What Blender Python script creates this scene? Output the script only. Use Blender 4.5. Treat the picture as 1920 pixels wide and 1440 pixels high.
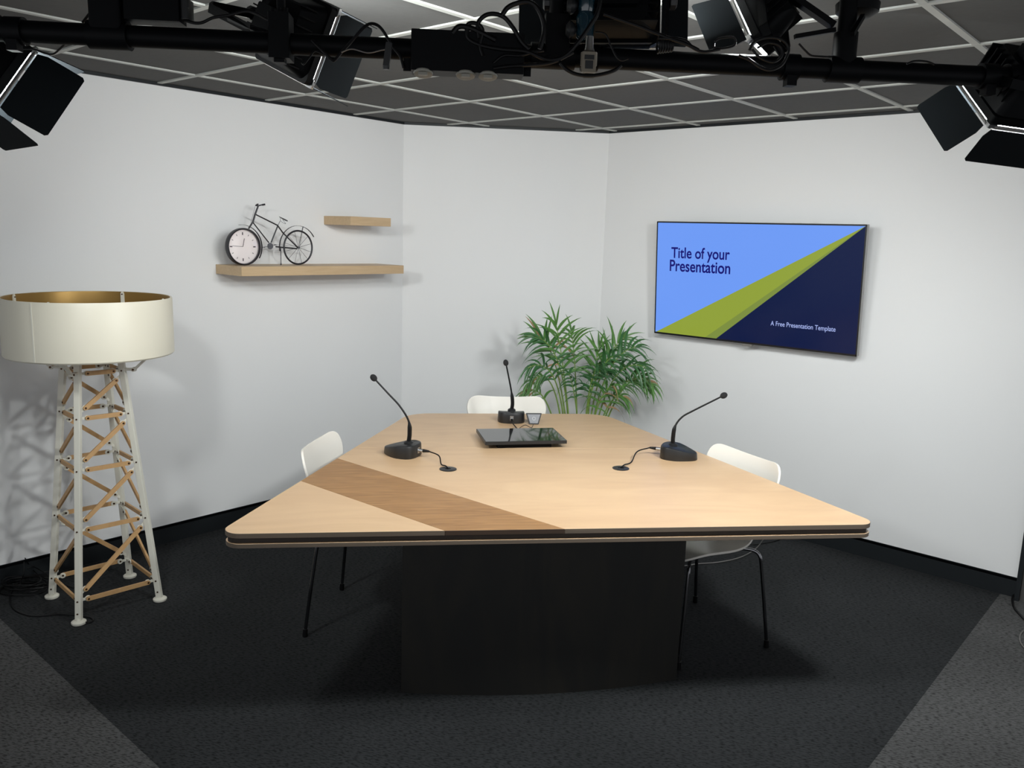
import bpy, bmesh, math, random
from mathutils import Vector, Matrix
random.seed(7)
PI = math.pi
for o in list(bpy.data.objects): bpy.data.objects.remove(o)
SC = bpy.context.scene
COL = SC.collection

# ------------------------------------------------------------------ camera
F_PX = 1551.7; PITCH = 0.177830; ROLL = 0.032544; EYE = 1.705
_f = Vector((0, math.cos(PITCH), -math.sin(PITCH)))
_u = Vector((0, math.sin(PITCH), math.cos(PITCH)))
_r = Vector((1, 0, 0))
_c, _s = math.cos(ROLL), math.sin(ROLL)
CAM_R = _c*_r + _s*_u
CAM_U = -_s*_r + _c*_u
CAM_F = _f
EYEP = Vector((0, 0, EYE))
cd = bpy.data.cameras.new('camera'); cam = bpy.data.objects.new('camera', cd); COL.objects.link(cam)
cd.sensor_width = 36.0; cd.sensor_fit = 'HORIZONTAL'; cd.lens = F_PX/1920*36.0
cd.clip_start = 0.05
m = Matrix.Identity(4)
for i in range(3):
    m[i][0] = CAM_R[i]; m[i][1] = CAM_U[i]; m[i][2] = -CAM_F[i]; m[i][3] = EYEP[i]
cam.matrix_world = m
SC.camera = cam

# ------------------------------------------------------------------ world / exposure
w = bpy.data.worlds.new('world'); SC.world = w; w.use_nodes = True
w.node_tree.nodes['Background'].inputs[0].default_value = (0.93, 0.96, 1.0, 1)
w.node_tree.nodes['Background'].inputs[1].default_value = 0.68
SC.view_settings.view_transform = 'Standard'; SC.view_settings.look = 'None'
SC.view_settings.gamma = 1.0; SC.view_settings.use_curve_mapping = False
SC.view_settings.exposure = 0.0
LENS_POWER = {'A': 160, 'B': 130, 'C': 120, 'D': 360, 'E': 275}

# ------------------------------------------------------------------ measuring helpers: photo ray -> place in the room
def ray(px, py): return CAM_F + CAM_R*((px-960)/F_PX) - CAM_U*((py-720)/F_PX)
def at_z(px, py, z):
    d = ray(px, py); return EYEP + d*((z-EYE)/d.z)
def at_y(px, py, y):
    d = ray(px, py); return EYEP + d*(y/d.y)
def at_plane(px, py, p0, n):
    d = ray(px, py); return EYEP + d*((Vector(p0)-EYEP).dot(n)/d.dot(n))

# ------------------------------------------------------------------ materials
def srgb(r, g, b):
    f = lambda v: (v/255/12.92) if v/255 <= 0.04045 else ((v/255+0.055)/1.055)**2.4
    return (f(r), f(g), f(b), 1)
MATS = {}
def mat(name, col, rough=0.5, metal=0.0, bump=0.0, bscale=60, var=0.0, vscale=8, spec=0.5, emis=None, estr=0, stretch=(1,1,1), coat=0.0, trans=0.0):
    if name in MATS: return MATS[name]
    mt = bpy.data.materials.new(name); mt.use_nodes = True
    nt = mt.node_tree; N = nt.nodes; L = nt.links; b = N['Principled BSDF']
    b.inputs['Base Color'].default_value = col; b.inputs['Roughness'].default_value = rough
    b.inputs['Metallic'].default_value = metal; b.inputs['Specular IOR Level'].default_value = spec
    b.inputs['Coat Weight'].default_value = coat; b.inputs['Coat Roughness'].default_value = 0.08
    b.inputs['Transmission Weight'].default_value = trans
    tc = N.new('ShaderNodeTexCoord'); mp = N.new('ShaderNodeMapping'); L.new(tc.outputs['Object'], mp.inputs[0]); mp.inputs['Scale'].default_value = stretch
    if var > 0:
        ns = N.new('ShaderNodeTexNoise'); ns.inputs['Scale'].default_value = vscale; ns.inputs['Detail'].default_value = 5
        L.new(mp.outputs[0], ns.inputs['Vector'])
        mx = N.new('ShaderNodeMix'); mx.data_type = 'RGBA'
        mx.inputs[6].default_value = tuple(c*(1-var) for c in col[:3])+(1,); mx.inputs[7].default_value = tuple(min(1, c*(1+var)) for c in col[:3])+(1,)
        L.new(ns.outputs['Fac'], mx.inputs[0]); L.new(mx.outputs[2], b.inputs['Base Color'])
    if bump > 0:
        n2 = N.new('ShaderNodeTexNoise'); n2.inputs['Scale'].default_value = bscale; n2.inputs['Detail'].default_value = 3
        L.new(mp.outputs[0], n2.inputs['Vector'])
        bp = N.new('ShaderNodeBump'); bp.inputs['Strength'].default_value = bump; bp.inputs['Distance'].default_value = 0.002
        L.new(n2.outputs['Fac'], bp.inputs['Height']); L.new(bp.outputs[0], b.inputs['Normal'])
    if emis:
        b.inputs['Emission Color'].default_value = emis; b.inputs['Emission Strength'].default_value = estr
    MATS[name] = mt; return mt

def wood(name, c1, c2, scale=(1, 9, 9), rot=0.0, dist=2.2, rough=0.42, wscale=2.4, contrast=(0.25, 0.8), fine=0.25):
    mt = bpy.data.materials.new(name); mt.use_nodes = True
    nt = mt.node_tree; N = nt.nodes; L = nt.links; b = N['Principled BSDF']; b.inputs['Roughness'].default_value = rough
    tc = N.new('ShaderNodeTexCoord'); r = N.new('ShaderNodeMapping'); r.inputs['Rotation'].default_value = (0, 0, rot)
    mp = N.new('ShaderNodeMapping'); mp.inputs['Scale'].default_value = scale
    L.new(tc.outputs['Object'], r.inputs[0]); L.new(r.outputs[0], mp.inputs[0])
    n1 = N.new('ShaderNodeTexNoise'); n1.inputs['Scale'].default_value = wscale; n1.inputs['Detail'].default_value = 6; n1.inputs['Distortion'].default_value = dist
    L.new(mp.outputs[0], n1.inputs['Vector'])
    mp2 = N.new('ShaderNodeMapping'); mp2.inputs['Scale'].default_value = tuple(s*(1 if i == 0 else 6) for i, s in enumerate(scale))
    L.new(r.outputs[0], mp2.inputs[0])
    n2 = N.new('ShaderNodeTexNoise'); n2.inputs['Scale'].default_value = wscale*1.6; n2.inputs['Detail'].default_value = 3
    L.new(mp2.outputs[0], n2.inputs['Vector'])
    mr = N.new('ShaderNodeMapRange'); mr.inputs[1].default_value = contrast[0]; mr.inputs[2].default_value = contrast[1]
    L.new(n1.outputs['Fac'], mr.inputs[0])
    ad = N.new('ShaderNodeMix'); ad.data_type = 'FLOAT'; ad.inputs[0].default_value = fine
    L.new(mr.outputs[0], ad.inputs[2]); L.new(n2.outputs['Fac'], ad.inputs[3])
    mx = N.new('ShaderNodeMix'); mx.data_type = 'RGBA'; mx.inputs[6].default_value = c1; mx.inputs[7].default_value = c2
    L.new(ad.outputs[0], mx.inputs[0]); L.new(mx.outputs[2], b.inputs['Base Color'])
    MATS[name] = mt; return mt

M_WALL = mat('white_wall_paint', srgb(229, 229, 229), 0.75, bump=0.05, bscale=180)
M_BASE = mat('black_skirting', (0.012, 0.0145, 0.0165, 1), 0.45, spec=.3)
M_BLACK = mat('black_metal', (0.0022, 0.0026, 0.0034, 1), 0.5, spec=0.12)
M_SATIN = mat('satin_black_plastic', (0.012, 0.0125, 0.0135, 1), 0.38)
M_CABLE = mat('black_rubber_cable', (0.003, 0.003, 0.0035, 1), 0.40, spec=0.25)
M_DOOR = mat('barn_door_black', (0.0085, 0.0105, 0.012, 1), 0.7, spec=0.07)
M_BRIGHT = mat('bright_steel', (0.6, 0.6, 0.6, 1), 0.3, metal=1)
M_CHROME = mat('chrome', (0.62, 0.62, 0.64, 1), 0.12, metal=1)
M_DKCHROME = mat('dark_chrome', (0.20, 0.20, 0.21, 1), 0.16, metal=1)
M_ALU = mat('grey_aluminium', (0.22, 0.21, 0.2, 1), 0.35, metal=0.8)
M_GRID = mat('ceiling_grid_metal', srgb(180, 182, 177), 0.5)
M_TILE = mat('charcoal_ceiling_tile', (0.085, 0.085, 0.083, 1), 0.9, bump=0.25, bscale=90, var=0.10, vscale=40)
M_SHELF = wood('pale_oak_shelf', srgb(184, 156, 120), srgb(202, 176, 140), scale=(1.2, 10, 14), rot=-math.radians(48.78))
M_BIRCH = wood('birch_veneer', srgb(203, 168, 131), srgb(219, 186, 148), scale=(1.2, 4.5, 1), rot=-0.13, dist=1.5, rough=0.36, wscale=1.6, contrast=(0.3, 0.75), fine=0.2)
M_OAK = wood('oak_veneer', srgb(122, 84, 48), srgb(180, 136, 88), scale=(1.0, 12, 1), rot=-0.13, dist=3.0, rough=0.4, wscale=2.6, contrast=(0.3, 0.66), fine=0.45)
M_PLYEDGE = wood('plywood_edge', srgb(84, 74, 64), srgb(112, 98, 84), scale=(0.6, 0.6, 60), rough=0.6, wscale=3)
M_OAKEDGE = wood('oak_edge', srgb(52, 38, 28), srgb(70, 52, 38), scale=(0.6, 0.6, 60), rough=0.6, wscale=3)
M_SPACER = wood('dark_spacer', srgb(38, 31, 27), srgb(52, 43, 37), scale=(3, 3, 20), rough=0.6)
M_PED = wood('black_stained_veneer', (0.0045, 0.0048, 0.0048, 1), (0.019, 0.0155, 0.010, 1), scale=(5, 5, 0.7), dist=2.0, rough=0.55, wscale=1.3, contrast=(0.4, 0.8), fine=0.3)
M_CHAIR = mat('white_lacquer', srgb(236, 231, 222), 0.28, spec=0.5)
M_LAMPW = mat('lamp_white_powder_coat', srgb(226, 223, 210), 0.45)
M_LAMPSH = mat('lamp_shade_offwhite', srgb(222, 217, 200), 0.42)
M_GOLD = mat('lamp_shade_gold', srgb(150, 118, 62), 0.42, metal=0.55)
M_SLAT = wood('lamp_slat_wood', srgb(186, 146, 98), srgb(206, 166, 118), scale=(8, 8, 8), dist=1.0, rough=0.5, wscale=3)
M_BRASS = mat('dark_bronze_screw', (0.09, 0.045, 0.02, 1), 0.35, metal=0.8)
M_GLASSBLK = mat('black_glass', (0.006, 0.006, 0.007, 1), 0.05, spec=0.6, coat=0.5)
M_TVBEZ = mat('tv_bezel_black', (0.008, 0.008, 0.010, 1), 0.25)
M_TVSIDE = mat('tv_side_silver', (0.33, 0.32, 0.31, 1), 0.35, metal=0.7)
M_BIKE = mat('bicycle_charcoal_metal', (0.018, 0.017, 0.022, 1), 0.42, metal=0.2)
M_BIKEGREY = mat('bicycle_grey_metal', (0.12, 0.12, 0.135, 1), 0.45, metal=0.4)
M_DIAL = mat('clock_dial', srgb(244, 236, 235), 0.5)
M_INK = mat('clock_ink', (0.05, 0.04, 0.045, 1), 0.5)
M_LEAF = mat('palm_leaf', (0.075, 0.19, 0.040, 1), 0.42, var=0.45, vscale=14)
M_LEAFD = mat('palm_leaf_dark', (0.035, 0.12, 0.036, 1), 0.42, var=0.4, vscale=14)
M_LEAFB = mat('palm_leaf_brown', (0.30, 0.19, 0.09, 1), 0.6, var=0.35, vscale=12)
M_STEM = mat('palm_stem', (0.17, 0.27, 0.05, 1), 0.45, var=0.3, vscale=20)
M_SOIL = mat('soil', (0.03, 0.02, 0.012, 1), 0.95, bump=0.8, bscale=60)
M_POT = mat('pot_grey', (0.12, 0.12, 0.12, 1), 0.6)
M_SOCKET = mat('socket_cover_grey', srgb(150, 148, 138), 0.5)
M_GREYFACE = mat('grey_face', srgb(128, 130, 136), 0.4)
M_BLUEGEL = mat('blue_glass', (0.004, 0.030, 0.048, 1), 0.12, spec=0.9, coat=1)

def carpet():
    mt = bpy.data.materials.new('carpet'); mt.use_nodes = True; nt = mt.node_tree; N = nt.nodes; L = nt.links; b = N['Principled BSDF']
    b.inputs['Roughness'].default_value = 0.95; b.inputs['Specular IOR Level'].default_value = 0.15
    tc = N.new('ShaderNodeTexCoord'); r = N.new('ShaderNodeMapping'); r.inputs['Rotation'].default_value = (0, 0, math.radians(0)); L.new(tc.outputs['Object'], r.inputs[0])
    mp = N.new('ShaderNodeMapping'); mp.inputs['Scale'].default_value = (55, 200, 1); L.new(r.outputs[0], mp.inputs[0])
    r.inputs['Rotation'].default_value = (0, 0, math.radians(12))
    n = N.new('ShaderNodeTexNoise'); n.inputs['Scale'].default_value = 1.0; n.inputs['Detail'].default_value = 3; L.new(mp.outputs[0], n.inputs['Vector'])
    n2 = N.new('ShaderNodeTexNoise'); n2.inputs['Scale'].default_value = 1.6; n2.inputs['Detail'].default_value = 3; L.new(tc.outputs['Object'], n2.inputs['Vector'])
    cr = N.new('ShaderNodeMapRange'); cr.inputs[1].default_value = 0.36; cr.inputs[2].default_value = 0.52; cr.inputs[3].default_value = 0.35; cr.inputs[4].default_value = 1.15; L.new(n.outputs['Fac'], cr.inputs[0])
    c2 = N.new('ShaderNodeMapRange'); c2.inputs[1].default_value = 0.3; c2.inputs[2].default_value = 0.7; c2.inputs[3].default_value = 0.85; c2.inputs[4].default_value = 1.15; L.new(n2.outputs['Fac'], c2.inputs[0])
    mu = N.new('ShaderNodeMath'); mu.operation = 'MULTIPLY'; L.new(cr.outputs[0], mu.inputs[0]); L.new(c2.outputs[0], mu.inputs[1])
    ve = N.new('ShaderNodeVectorMath'); ve.operation = 'SCALE'; L.new(mu.outputs[0], ve.inputs['Scale'])
    L.new(ve.outputs[0], b.inputs['Base Color'])
    bp = N.new('ShaderNodeBump'); bp.inputs['Strength'].default_value = 0.6; bp.inputs['Distance'].default_value = 0.003; L.new(n.outputs['Fac'], bp.inputs['Height']); L.new(bp.outputs[0], b.inputs['Normal'])
    return mt, ve
M_CARPD, _v = carpet(); _v.inputs[0].default_value = (0.026, 0.0275, 0.029); M_CARPD.name = 'black_carpet'
M_CARPL, _v = carpet(); _v.inputs[0].default_value = (0.080, 0.080, 0.080); M_CARPL.name = 'charcoal_carpet'

# ------------------------------------------------------------------ mesh builder
def frame_from(d, up=Vector((0, 0, 1))):
    d = d.normalized()
    if abs(d.dot(up)) > 0.98: up = Vector((0, 1, 0)) if abs(d.y) < .9 else Vector((1, 0, 0))
    x = up.cross(d).normalized(); y = d.cross(x).normalized()
    return x, y, d
class MB:
    def __init__(s): s.v = []; s.f = []; s.mi = []; s.cur = 0
    def add(s, vs, fs):
        b = len(s.v); s.v += [Vector(p) for p in vs]; s.f += [tuple(i+b for i in f) for f in fs]; s.mi += [s.cur]*len(fs)
    def box(s, c, x, y, z, hx, hy, hz, bev=0.0):
        c = Vector(c); x = Vector(x).normalized(); y = Vector(y).normalized(); z = Vector(z).normalized()
        if bev <= 0:
            vs = [c+x*hx*i+y*hy*j+z*hz*k for i in (-1, 1) for j in (-1, 1) for k in (-1, 1)]
            s.add(vs, [(0,1,3,2),(4,6,7,5),(0,4,5,1),(2,3,7,6),(0,2,6,4),(1,5,7,3)])
        else:
            pts = rrect(hx, hy, bev, 3)
            s.prism3([c-z*hz+x*p[0]+y*p[1] for p in pts], z*2*hz)
    def prism3(s, base, ext):
        n = len(base); ext = Vector(ext); base = [Vector(p) for p in base]
        s.add(base+[p+ext for p in base], [tuple(reversed(range(n))), tuple(range(n, 2*n))]+[(i, (i+1) % n, (i+1) % n+n, i+n) for i in range(n)])
    def bar(s, a, b, w, t, up=Vector((0, 0, 1))):
        a = Vector(a); b = Vector(b); x, y, d = frame_from(b-a, Vector(up)); s.box((a+b)/2, x, y, d, w/2, t/2, (b-a).length/2)
    def tube(s, pts, r, n=8, caps=True):
        pts = [Vector(p) for p in pts]; rs = r if isinstance(r, (list, tuple)) else [r]*len(pts)
        vs = []; prev = None
        for i, p in enumerate(pts):
            d = (pts[min(i+1, len(pts)-1)]-pts[max(i-1, 0)])
            if d.length < 1e-9: d = Vector((0, 0, 1))
            d.normalize()
            if prev is None: x, y, _ = frame_from(d)
            else:
                x = prev-d*prev.dot(d)
                if x.length < 1e-6: x, y, _ = frame_from(d)
                x.normalize(); y = d.cross(x)
            prev = x
            for k in range(n):
                a = 2*PI*k/n; vs.append(p+x*math.cos(a)*rs[i]+y*math.sin(a)*rs[i])
        fs = []
        for i in range(len(pts)-1):
            for k in range(n): fs.append((i*n+k, i*n+(k+1) % n, (i+1)*n+(k+1) % n, (i+1)*n+k))
        if caps: fs.append(tuple(reversed(range(n)))); fs.append(tuple(range((len(pts)-1)*n, len(pts)*n)))
        s.add(vs, fs)
    def cyl(s, a, b, r, n=20): s.tube([a, b], r, n)
    def lathe(s, c, axis, prof, n=32, closed=True):
        c = Vector(c); x, y, d = frame_from(Vector(axis)); vs = []
        for (r, h) in prof:
            for k in range(n):
                a = 2*PI*k/n; vs.append(c+d*h+(x*math.cos(a)+y*math.sin(a))*max(r, 1e-5))
        fs = []
        for i in range(len(prof)-1):
            for k in range(n): fs.append((i*n+k, i*n+(k+1) % n, (i+1)*n+(k+1) % n, (i+1)*n+k))
        if closed: fs.append(tuple(reversed(range(n)))); fs.append(tuple(range((len(prof)-1)*n, len(prof)*n)))
        s.add(vs, fs)
    def ball(s, c, r, sc=(1, 1, 1), axis=Vector((0, 0, 1)), n=16):
        prof = [(r*math.sin(PI*i/10)*sc[0], -r*math.cos(PI*i/10)*sc[2]) for i in range(11)]
        s.lathe(c, axis, prof, n, closed=False)
    def torus(s, c, axis, R, r, n=48, m=8, sc=1.0):
        c = Vector(c); x, y, d = frame_from(Vector(axis)); vs = []; fs = []
        for i in range(n):
            a = 2*PI*i/n; e = x*math.cos(a)+y*math.sin(a)
            for k in range(m):
                b = 2*PI*k/m; vs.append(c+e*(R+r*math.cos(b))+d*r*math.sin(b)*sc)
        for i in range(n):
            for k in range(m): fs.append((i*m+k, ((i+1) % n)*m+k, ((i+1) % n)*m+(k+1) % m, i*m+(k+1) % m))
        s.add(vs, fs)
    def build(s, name, mats, parent=None, org=None, smooth=True, loc=None, fixn=True):
        """verts are in the parent's local frame, or in the world minus org"""
        me = bpy.data.meshes.new(name)
        o0 = Vector(org) if org is not None else Vector((0, 0, 0))
        me.from_pydata([tuple(p-o0) for p in s.v], [], s.f)
        mats = mats if isinstance(mats, (list, tuple)) else [mats]
        for mm in mats: me.materials.append(mm)
        for p, i in zip(me.polygons, s.mi): p.material_index = i
        if fixn:
            bm = bmesh.new(); bm.from_mesh(me); bmesh.ops.recalc_face_normals(bm, faces=bm.faces); bm.to_mesh(me); bm.free()
        if smooth:
            me.polygons.foreach_set('use_smooth', [True]*len(me.polygons))
            try: me.set_sharp_from_angle(angle=math.radians(35))
            except Exception: pass
        o = bpy.data.objects.new(name, me); COL.objects.link(o)
        if parent is not None: o.parent = parent
        if loc is not None: o.location = loc
        return o
def rrect(hx, hy, r, n=4):
    out = []
    for (cx, cy, a0) in ((hx-r, hy-r, 0), (-hx+r, hy-r, 90), (-hx+r, -hy+r, 180), (hx-r, -hy+r, 270)):
        for i in range(n+1):
            a = math.radians(a0+90*i/n); out.append((cx+r*math.cos(a), cy+r*math.sin(a)))
    return out
def smooth_path(pts, n=8):
    pts = [Vector(p) for p in pts]; P = [pts[0]*2-pts[1]]+pts+[pts[-1]*2-pts[-2]]; out = []
    for i in range(1, len(P)-2):
        for k in range(n):
            t = k/n; a, b, c, d = P[i-1:i+3]
            out.append(0.5*((2*b)+(c-a)*t+(2*a-5*b+4*c-d)*t*t+(3*b-a-3*c+d)*t**3))
    out.append(pts[-1]); return out
def tag(o, label=None, cat=None, group=None, kind=None):
    if label: o['label'] = label
    if cat: o['category'] = cat
    if group: o['group'] = group
    if kind: o['kind'] = kind
    return o
def thing(name, label, cat, loc=(0, 0, 0), rotz=0.0, group=None):
    o = bpy.data.objects.new(name, None); COL.objects.link(o); o.location = loc; o.rotation_euler = (0, 0, rotz); o.empty_display_size = 0.1
    return tag(o, label, cat, group)
def copy_tree(o, parent=None):
    c = o.copy(); COL.objects.link(c); c.parent = parent
    for ch in list(o.children): copy_tree(ch, c)
    return c

# ------------------------------------------------------------------ room shell
GA = math.radians(-41.22)
EA = Vector((math.cos(GA), math.sin(GA), 0)); EB = Vector((-math.sin(GA), math.cos(GA), 0))
CEIL = 2.392
CL = Vector((-0.744, 5.484, 0)); CR = Vector((0.582, 5.602, 0))
DL = EB; NL = Vector((DL.y, -DL.x, 0))                 # left wall direction, its normal into the room
DR = EA; NR = Vector((-DR.y, DR.x, 0))*-1              # right wall
DM = (CR-CL).normalized(); NM = Vector((DM.y, -DM.x, 0))
LFAR = CL-DL*4.6; REND = CR+DR*2.600
Z = Vector((0, 0, 1))
def wall(name, a, b, n, z0, z1, t=0.10):
    mb = MB(); mb.prism3([a, b, b-n*t, a-n*t], Z*(z1-z0)); mb.v = [p+Z*z0 for p in mb.v]
    return tag(mb.build(name, M_WALL, smooth=False, org=a, loc=a), kind='structure')
BH = 0.112
wall('wall_left', LFAR, CL, NL, BH, CEIL)
wall('wall_back', CL, CR, NM, BH, CEIL)
wall('wall_right', CR, REND, NR, BH, CEIL)
def skirt(name, a, b, n):
    mb = MB(); mb.prism3([a-n*.022, b-n*.022, b-n*.1, a-n*.1], Z*(BH-.026))
    mb.prism3([p+Z*(BH-.026) for p in (a-n*.052, b-n*.052, b-n*.1, a-n*.1)], Z*.026)
    d = (b-a).normalized()
    mb.prism3([a-n*.004+Z*(BH-.005), b-n*.004+Z*(BH-.005), b-n*.05+Z*(BH-.005), a-n*.05+Z*(BH-.005)], Z*.005)
    return tag(mb.build(name, M_BASE, smooth=False, org=a, loc=a), kind='structure')
skirt('baseboard_left', LFAR, CL, NL); skirt('baseboard_back', CL, CR, NM); skirt('baseboard_right', CR, REND, NR)

# floor: black carpet inside, charcoal carpet outside the two joints
fl = MB()
jl = Vector((-2.183, 3.336, 0)); jr = Vector((2.462, 3.901, 0))
# black area = quadrant between the joints
def isec(p, d, q, e):
    k = ((q-p).x*e.y-(q-p).y*e.x)/(d.x*e.y-d.y*e.x); return p+d*k
jm = isec(jl, EA, jr, EB)
fl.cur = 0
fl.add([jl-EA*2.2, jm, jr+EB*1.6, Vector((.8, 6.4, 0)), Vector((-.9, 6.4, 0))], [(0, 1, 2, 3, 4)])
fl.cur = 1
A0 = jl-EA*2.2; B0 = jr+EB*1.6
fl.add([A0, jm, Vector((jm.x, -1.5, 0)), Vector((-4.5, -1.5, 0))], [(0, 3, 2, 1)])
fl.add([B0, jm, Vector((jm.x, -1.5, 0)), Vector((5.5, -1.5, 0)), Vector((5.5, B0.y, 0))], [(0, 1, 2, 3, 4)])
o = fl.build('floor', [M_CARPD, M_CARPL], smooth=False); tag(o, kind='structure')

# ceiling tiles + suspended grid
cm = MB(); cp = [Vector((-5, -1.0, CEIL)), Vector((5, -1.0, CEIL)), Vector((5, 6.2, CEIL)), Vector((-5, 6.2, CEIL))]
cm.prism3(cp, Z*.04); tag(cm.build('ceiling', M_TILE, smooth=False), kind='structure')
gO = Vector((-2.3617, 3.9804, 0))
planes = [(CL, NL), (CL, NM), (CR, NR), (Vector((0, 0.2, 0)), Vector((0, 1, 0))), (Vector((-4.6, 0, 0)), Vector((1, 0, 0))), (Vector((4.6, 0, 0)), Vector((-1, 0, 0)))]
def clip_line(p, d, t0=-20, t1=20):
    for (q, n) in planes:
        den = d.dot(n); num = (p-q).dot(n)
        if abs(den) < 1e-9:
            if num < 0: return None
            continue
        t = -num/den
        if den > 0: t0 = max(t0, t)
        else: t1 = min(t1, t)
    return (p+d*t0, p+d*t1) if t1-t0 > 0.03 else None
gm = MB()
for i in range(-8, 14):
    for (p, d, dz) in ((gO+EA*.6*i, EB, 0.0), (gO+EB*.6*(i-3), EA, 0.0004)):
        c = clip_line(p, d)
        if c:
            a, b = c; mid = (a+b)/2; x = Z.cross(d)
            gm.box(mid+Z*(CEIL-.003-dz), x, d, Z, .012, (b-a).length/2, .003)
for (a, b, n) in ((LFAR, CL, NL), (CL, CR, NM), (CR, REND, NR)):
    d = (b-a).normalized(); gm.cur = 0
tag(gm.build('trim_1', M_GRID, smooth=False), kind='structure')
# dark shadow-gap angle where ceiling meets the walls
ga = MB()
for (a, b, n) in ((LFAR, CL, NL), (CL, CR, NM), (CR, REND+DR*1.2, NR)):
    d = (b-a).normalized(); ga.box((a+b)/2+n*.006+Z*(CEIL-.008), d, n, Z, (b-a).length/2, .006, .007)
tag(ga.build('trim_2', M_BASE, smooth=False), kind='structure')

# doorway edge beyond the right wall
tr = MB(); e0 = REND+DR*.003; tr.box(e0+DR*.010-NR*.03+Z*1.19, DR, NR, Z, .010, .05, 1.19)
tag(tr.build('trim_3', M_BASE, smooth=False), kind='structure')
dj = MB(); e1 = REND+DR*.024
dj.box(e1+DR*.02-NR*.035+Z*1.18, DR, NR, Z, .02, .035, 1.18); dj.box(e1+DR*.052-NR*.05+Z*1.18, DR, NR, Z, .012, .03, 1.18)
droot = tag(dj.build('door_1', M_ALU, smooth=False, org=REND, loc=REND), kind='structure')
w4 = MB(); w4.prism3([REND+DR*.09, REND+DR*1.3, REND+DR*1.3-NR*.1, REND+DR*.09-NR*.1], Z*CEIL)
tag(w4.build('wall_side', M_WALL, smooth=False, org=REND, loc=REND), kind='structure')

# ------------------------------------------------------------------ floating shelves
def shelf(name, t0, t1, z, label):
    p = CL+DL*((t0+t1)/2)+Z*z; mb = MB(); mb.box(p+NL*.1305, DL, NL, Z, (t1-t0)/2, .129, .025)
    o = mb.build(name, M_SHELF, smooth=False, org=p, loc=p); bv = o.modifiers.new('b', 'BEVEL'); bv.width = .0012; bv.segments = 2
    return tag(o, label, 'shelf', 'floating wall shelves')
SH_Z = 1.475
shelf('wall_shelf', -1.323, -0.216, SH_Z, 'long pale oak floating shelf carrying the bicycle clock')
q = at_plane(658, 414.5, CL+NL*.26, NL); q2 = at_plane(733, 416.5, CL+NL*.26, NL)
print('shelf2', (q-CL).dot(DL), q.z, (q2-CL).dot(DL), q2.z)
shelf('wall_shelf', (q-CL).dot(DL), (q2-CL).dot(DL), (q.z+q2.z)/2, 'short empty pale oak floating shelf above the long one')

# ------------------------------------------------------------------ bicycle clock
BD = 0.125; BP0 = CL+NL*BD
SHTOP = SH_Z+.025
def bk(px, py, d=0.0):
    p = at_plane(px, py, BP0, NL); return p+NL*d
def zoomb(x, y): return 400+x*210/1920, 370+y*140/1280       # photo coordinates of a detail crop
def bz(x, y, d=0.0): return bk(*zoomb(x, y), d)
cc = bz(505, 830); ctop = bz(505, 510); cR = (ctop.z-bz(505, 1150).z)/2
cc.z = SHTOP+cR
wr_ = (bz(1460, 565).z-bz(1460, 1165).z)/2; wc = bz(1455, 865); wc.z = SHTOP+wr_
dzb = cc.z-bz(505, 830).z
def bq(x, y, d=0.0): return bz(x, y, d)+Z*dzb
broot = thing('bicycle_clock', 'black bicycle shaped clock with a dial for front wheel on the long shelf', 'clock', (cc.x, cc.y, SHTOP))
OB = broot.location.copy()
mb = MB(); mb.lathe(cc-NL*.022, NL, [(cR*.90, .006), (cR*.985, .010), (cR, .016), (cR, .034), (cR*.985, .042), (cR*.95, .045), (cR*.915, .040), (cR*.905, .030)], 56, closed=False)
mb.lathe(cc-NL*.022, NL, [(cR*.95, .006), (cR*.95, .009)], 40)
mb.build('clock_case', M_BIKE, broot, OB)
mb = MB(); mb.cur = 0; mb.lathe(cc-NL*.022, NL, [(cR*.93, .009), (cR*.93, .022)], 48); mb.cur = 1; face0 = cc-NL*.022+NL*.0226
for h in range(12):
    a = PI/2-h*PI/6; e = DL*math.cos(a)+Z*math.sin(a)
    mb.box(face0+e*cR*.70, e, NL.cross(e), NL, cR*(.075 if h % 3 == 0 else .045), cR*(.03 if h % 3 == 0 else .014), .0004)
dial = mb.build('clock_dial', [M_DIAL, M_INK], broot, OB)
mb = MB()
for a, l, wdt in ((PI*.43, .45, .03), (PI*.98, .62, .02)):
    e = DL*math.cos(a)+Z*math.sin(a); mb.box(face0+NL*.001+e*cR*l/2, e, NL.cross(e), NL, cR*l/2, cR*wdt/2, .0004)
mb.build('clock_hands', M_INK, dial, OB)
gls = bpy.data.materials.new('clock_glass'); gls.use_nodes = True; gn = gls.node_tree; gn.nodes.clear()
g_o = gn.nodes.new('ShaderNodeOutputMaterial'); g_t = gn.nodes.new('ShaderNodeBsdfTransparent'); g_g = gn.nodes.new('ShaderNodeBsdfGlossy'); g_g.inputs['Roughness'].default_value = .03
g_m = gn.nodes.new('ShaderNodeMixShader'); g_f = gn.nodes.new('ShaderNodeFresnel'); g_f.inputs[0].default_value = 1.5
gn.links.new(g_f.outputs[0], g_m.inputs[0]); gn.links.new(g_t.outputs[0], g_m.inputs[1]); gn.links.new(g_g.outputs[0], g_m.inputs[2]); gn.links.new(g_m.outputs[0], g_o.inputs[0])
mb = MB(); mb.lathe(cc-NL*.022, NL, [(cR*.905, .028), (cR*.90, .031), (cR*.6, .0355), (cR*.3, .0375), (0.0005, .038)], 48, closed=False); mb.build('clock_glass', gls, broot, OB, fixn=False)
mb = MB(); mb.torus(wc, NL, wr_-.005, .005, 56, 8)
rw = mb.build('rear_wheel', M_BIKE, broot, OB)
mb = MB()
for k in range(12):
    a = k*PI/6+.25; e = DL*math.cos(a)+Z*math.sin(a); mb.tube([wc+e*.006, wc+e*(wr_-.004)], .0011, 5)
mb.build('spokes', M_BIKEGREY, rw, OB)
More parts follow.
